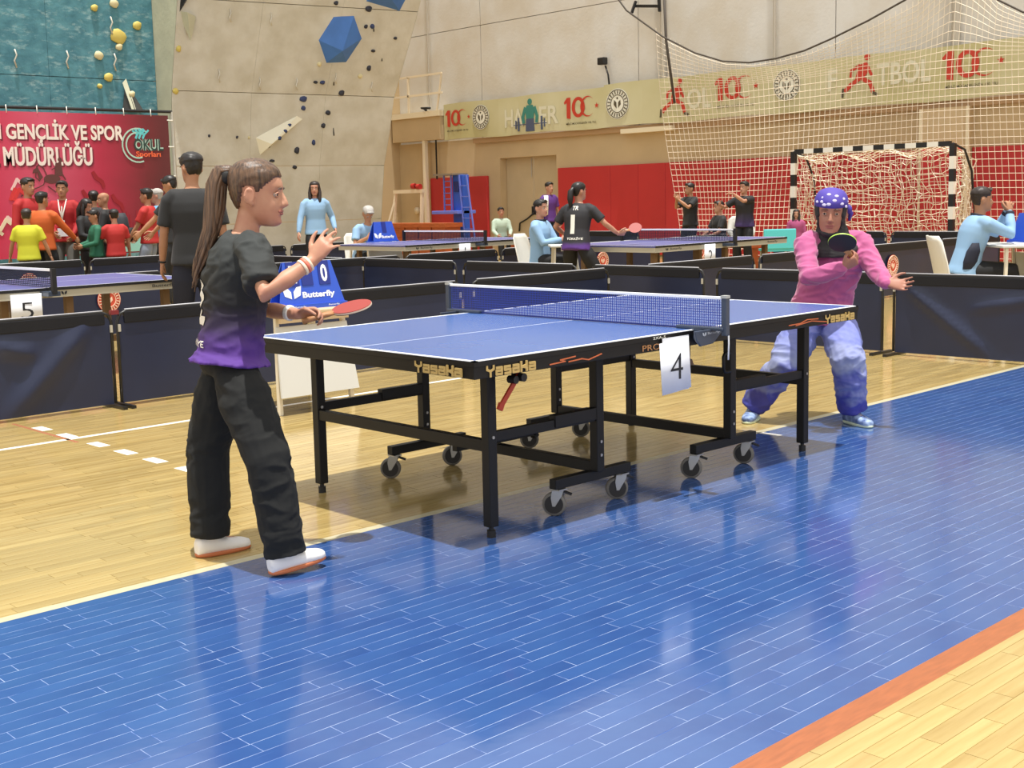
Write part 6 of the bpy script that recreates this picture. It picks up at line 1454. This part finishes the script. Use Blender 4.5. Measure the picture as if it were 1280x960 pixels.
# middle umpire and the player with number 1
chair_for((9.03, 8.42), 60, 'white chair of the middle umpire behind the player numbered 1')
r_, J_, T_, R_3 = P('seated umpire in light blue with dark collar, left of the player numbered 1', (9.03, 8.42), 60, 1.72, M_ltb, M_bkp, HB, 'long', skin=M_skin, seat=.45, head_yaw=.2, hands=dict(R=(.05, .34, .80), L=(-.08, .36, .78)))
mb = MB(); mb.tube([J_['neck'] + V3((.07 * math.cos(t), .07 * math.sin(t) + .012, -.012 + .0 * t)) for t in [i * math.pi / 6 for i in range(13)]], .016, 6); mb.build('collar', M_navt, r_)
M_sh1 = grad_mat('black_tee_purple_hem', [(0, (92, 50, 140)), (.16, (86, 48, 128)), (.24, (38, 36, 42)), (1, (40, 40, 44))], rough=.75, noise_amt=.05)
r_, J_, T_, R_3 = P('player with number 1 on the back of a black tee holding a red paddle', (8.12, 6.92), 148, 1.62, M_sh1, M_bkp, ('tied', M_hb), 'short', skin=M_skin, shoes=(M_wshoe, M_gum), lean=.16, pelz=.80, feet=dict(R=(.38, -.05, 0), L=(-.26, .05, 0)), hands=dict(R=(.42, .30, .90), L=(-.28, .25, .90)), head_yaw=.45, drop=.1, fat=1.05,
    hdv=dict(R=(.8, .6, .05)), hn=dict(R=(-.4, .5, .6)), curl=(.9, 1, 1, 1), tail=([(0, -.10, .04), (0, -.14, .0), (0, -.15, -.1), (0, -.15, -.22)], [.025, .04, .04, .012]))
project_text(r_, J_['topobj'], '1', J_['chest'] + V3((0, -.3, -.08)), (1, 0, 0), .055, .23, M_gw, off=.03)
project_text(r_, J_['topobj'], 'TR', J_['chest'] + V3((0.02, -.3, .115)), (1, 0, 0), .08, .05, M_gw, off=.02)
project_text(r_, J_['topobj'], 'TÜRKİYE', J_['chest'] + V3((0.03, -.3, -.25)), (1, 0, 0), .2, .035, M_gw, off=.02)
M1 = r_.matrix_basis; Mr = Matrix.Rotation(r_.rotation_euler.z, 3, 'Z')
g1 = r_.location + Mr @ J_['gripR']
paddle('table_tennis_paddle', 'red paddle in the hand of the player numbered 1', g1, Rr * .9 + V3((0, 0, .25)), Tc * .75 + V3((0, 0, .65)), M_rub, M_rub, mat('dark_edge_tape', (60, 40, 40), rough=.5))
# group before the netting
for x, y in ((15.5, 10.2), (15.5, 9.78)):
    pass
sb2 = thing('bench', 'low wooden bench under the seated pair before the netting', 'bench', (15.5, 10.0, 0)); mb = MB(); mb.box((-.2, -.6, .38), (.2, .6, .44)); mb.build('seat', M_bench, sb2)
for y in (-.5, .5): mb = MB(); mb.box((-.17, y - .03, 0), (.17, y + .03, .38)); mb.build('leg', M_bench, sb2)
P('man in dark tee clapping hands before his face, left edge of the netting group', (15.35, 10.72), 300, 1.55, M_bkt, M_bkp, HB, head_yaw=.2, hands=dict(R=(.02, .30, 1.27), L=(-.06, .32, 1.25)), hdv=dict(R=(-.2, .5, .8), L=(.2, .5, .8)))
P('boy in black top sitting and looking left before the netting', (15.5, 10.18), 285, 1.62, M_bkt, M_bkp, HB, skin=M_skin, seat=.38)
P('person in white top sitting behind the raised arm before the netting', (15.5, 9.72), 350, 1.58, cl('white_top', (196, 194, 188)), M_bkp, HB, 'long', skin=M_skin, seat=.38)
P('man in black tee raising an arm across his face before the netting', (14.9, 9.22), 318, 1.54, grad_mat('black_tee_violet_hem', [(0, (56, 36, 92)), (.3, (44, 36, 60)), (.5, (30, 28, 32)), (1, (32, 30, 34))]), M_bkp, HB, skin=M_skin, head_yaw=.1, hands=dict(L=(.02, .36, 1.34), R=(.30, .30, 1.15)), hdv=dict(L=(.9, .3, .1)), fat=1.08)
P('small girl in pink top at the goal post', (14.9, 8.20), 340, 1.05, cl('raspberry_top', (160, 70, 112)), M_bkp, ('long', M_hds), 'long', skin=M_skin)
o = thing('plastic_chair', 'turquoise chair back beside the girl in pink at the goal', 'chair', (14.2, 8.12, 0), facing(0)); mb = MB(); mb.box((-.24, -.20, .40), (.24, .22, .44)); mb.build('seat', mat('turquoise_plastic', (86, 196, 200), rough=.4), o)
mb = MB(); mb.box((-.26, .20, .44), (.26, .24, .76)); mb.build('backrest', MATS['turquoise_plastic'], o, bevel=.015)
for sx in (-1, 1):
    for sy in (-1, 1): mb = MB(); mb.bar((sx * .2, sy * .18, .4), (sx * .22, sy * .2, 0), .03); mb.build('leg', M_pipe, o)
# umpire at the right edge
chair_for((9.0, 2.46), 88, 'white plastic chair of the umpire at the right edge')
r_, J_, T_, R_3 = P('umpire in light blue top with hands clasped at mouth, right edge', (9.0, 2.46), 90, 1.78, M_ltb, M_bkp, ('short', M_hds), 'long', seat=.45, lean=.26, head_pitch=-.02, pole_arm=(.5, .1, -1), hands=dict(R=(.05, .42, 1.10), L=(-.05, .44, 1.10)), hdv=dict(R=(-.35, .1, .9), L=(.35, .1, .9)), hn=dict(R=(-.7, -.3, 0), L=(.7, -.3, 0)), curl=(.8, .9, 1, 1))
for S in 'RL': band(r_, J_['el' + S], J_['wr' + S], .90, .043, .016, M_navt, 'cuff')
mb = MB(); mb.tube([J_['neck'] + V3((.07 * math.cos(t), .07 * math.sin(t) + .0, -.012 - .02 * math.sin(t))) for t in [i * math.pi / 6 for i in range(13)]], .018, 6); mb.build('collar', M_navt, r_)
mb = MB(); mb.loft([(J_['pel'].lerp(J_['chest'], t) + V3((.165 + .012 * math.sin(t * 3), -.03, 0)), (0, 1, 0), (1, 0, 0), w, .028) for t, w in ((-.02, .05), (.2, .07), (.5, .07), (.75, .035))], 12); mb.build('side_panel', M_navt, r_)

D.scenes.remove(TMP)
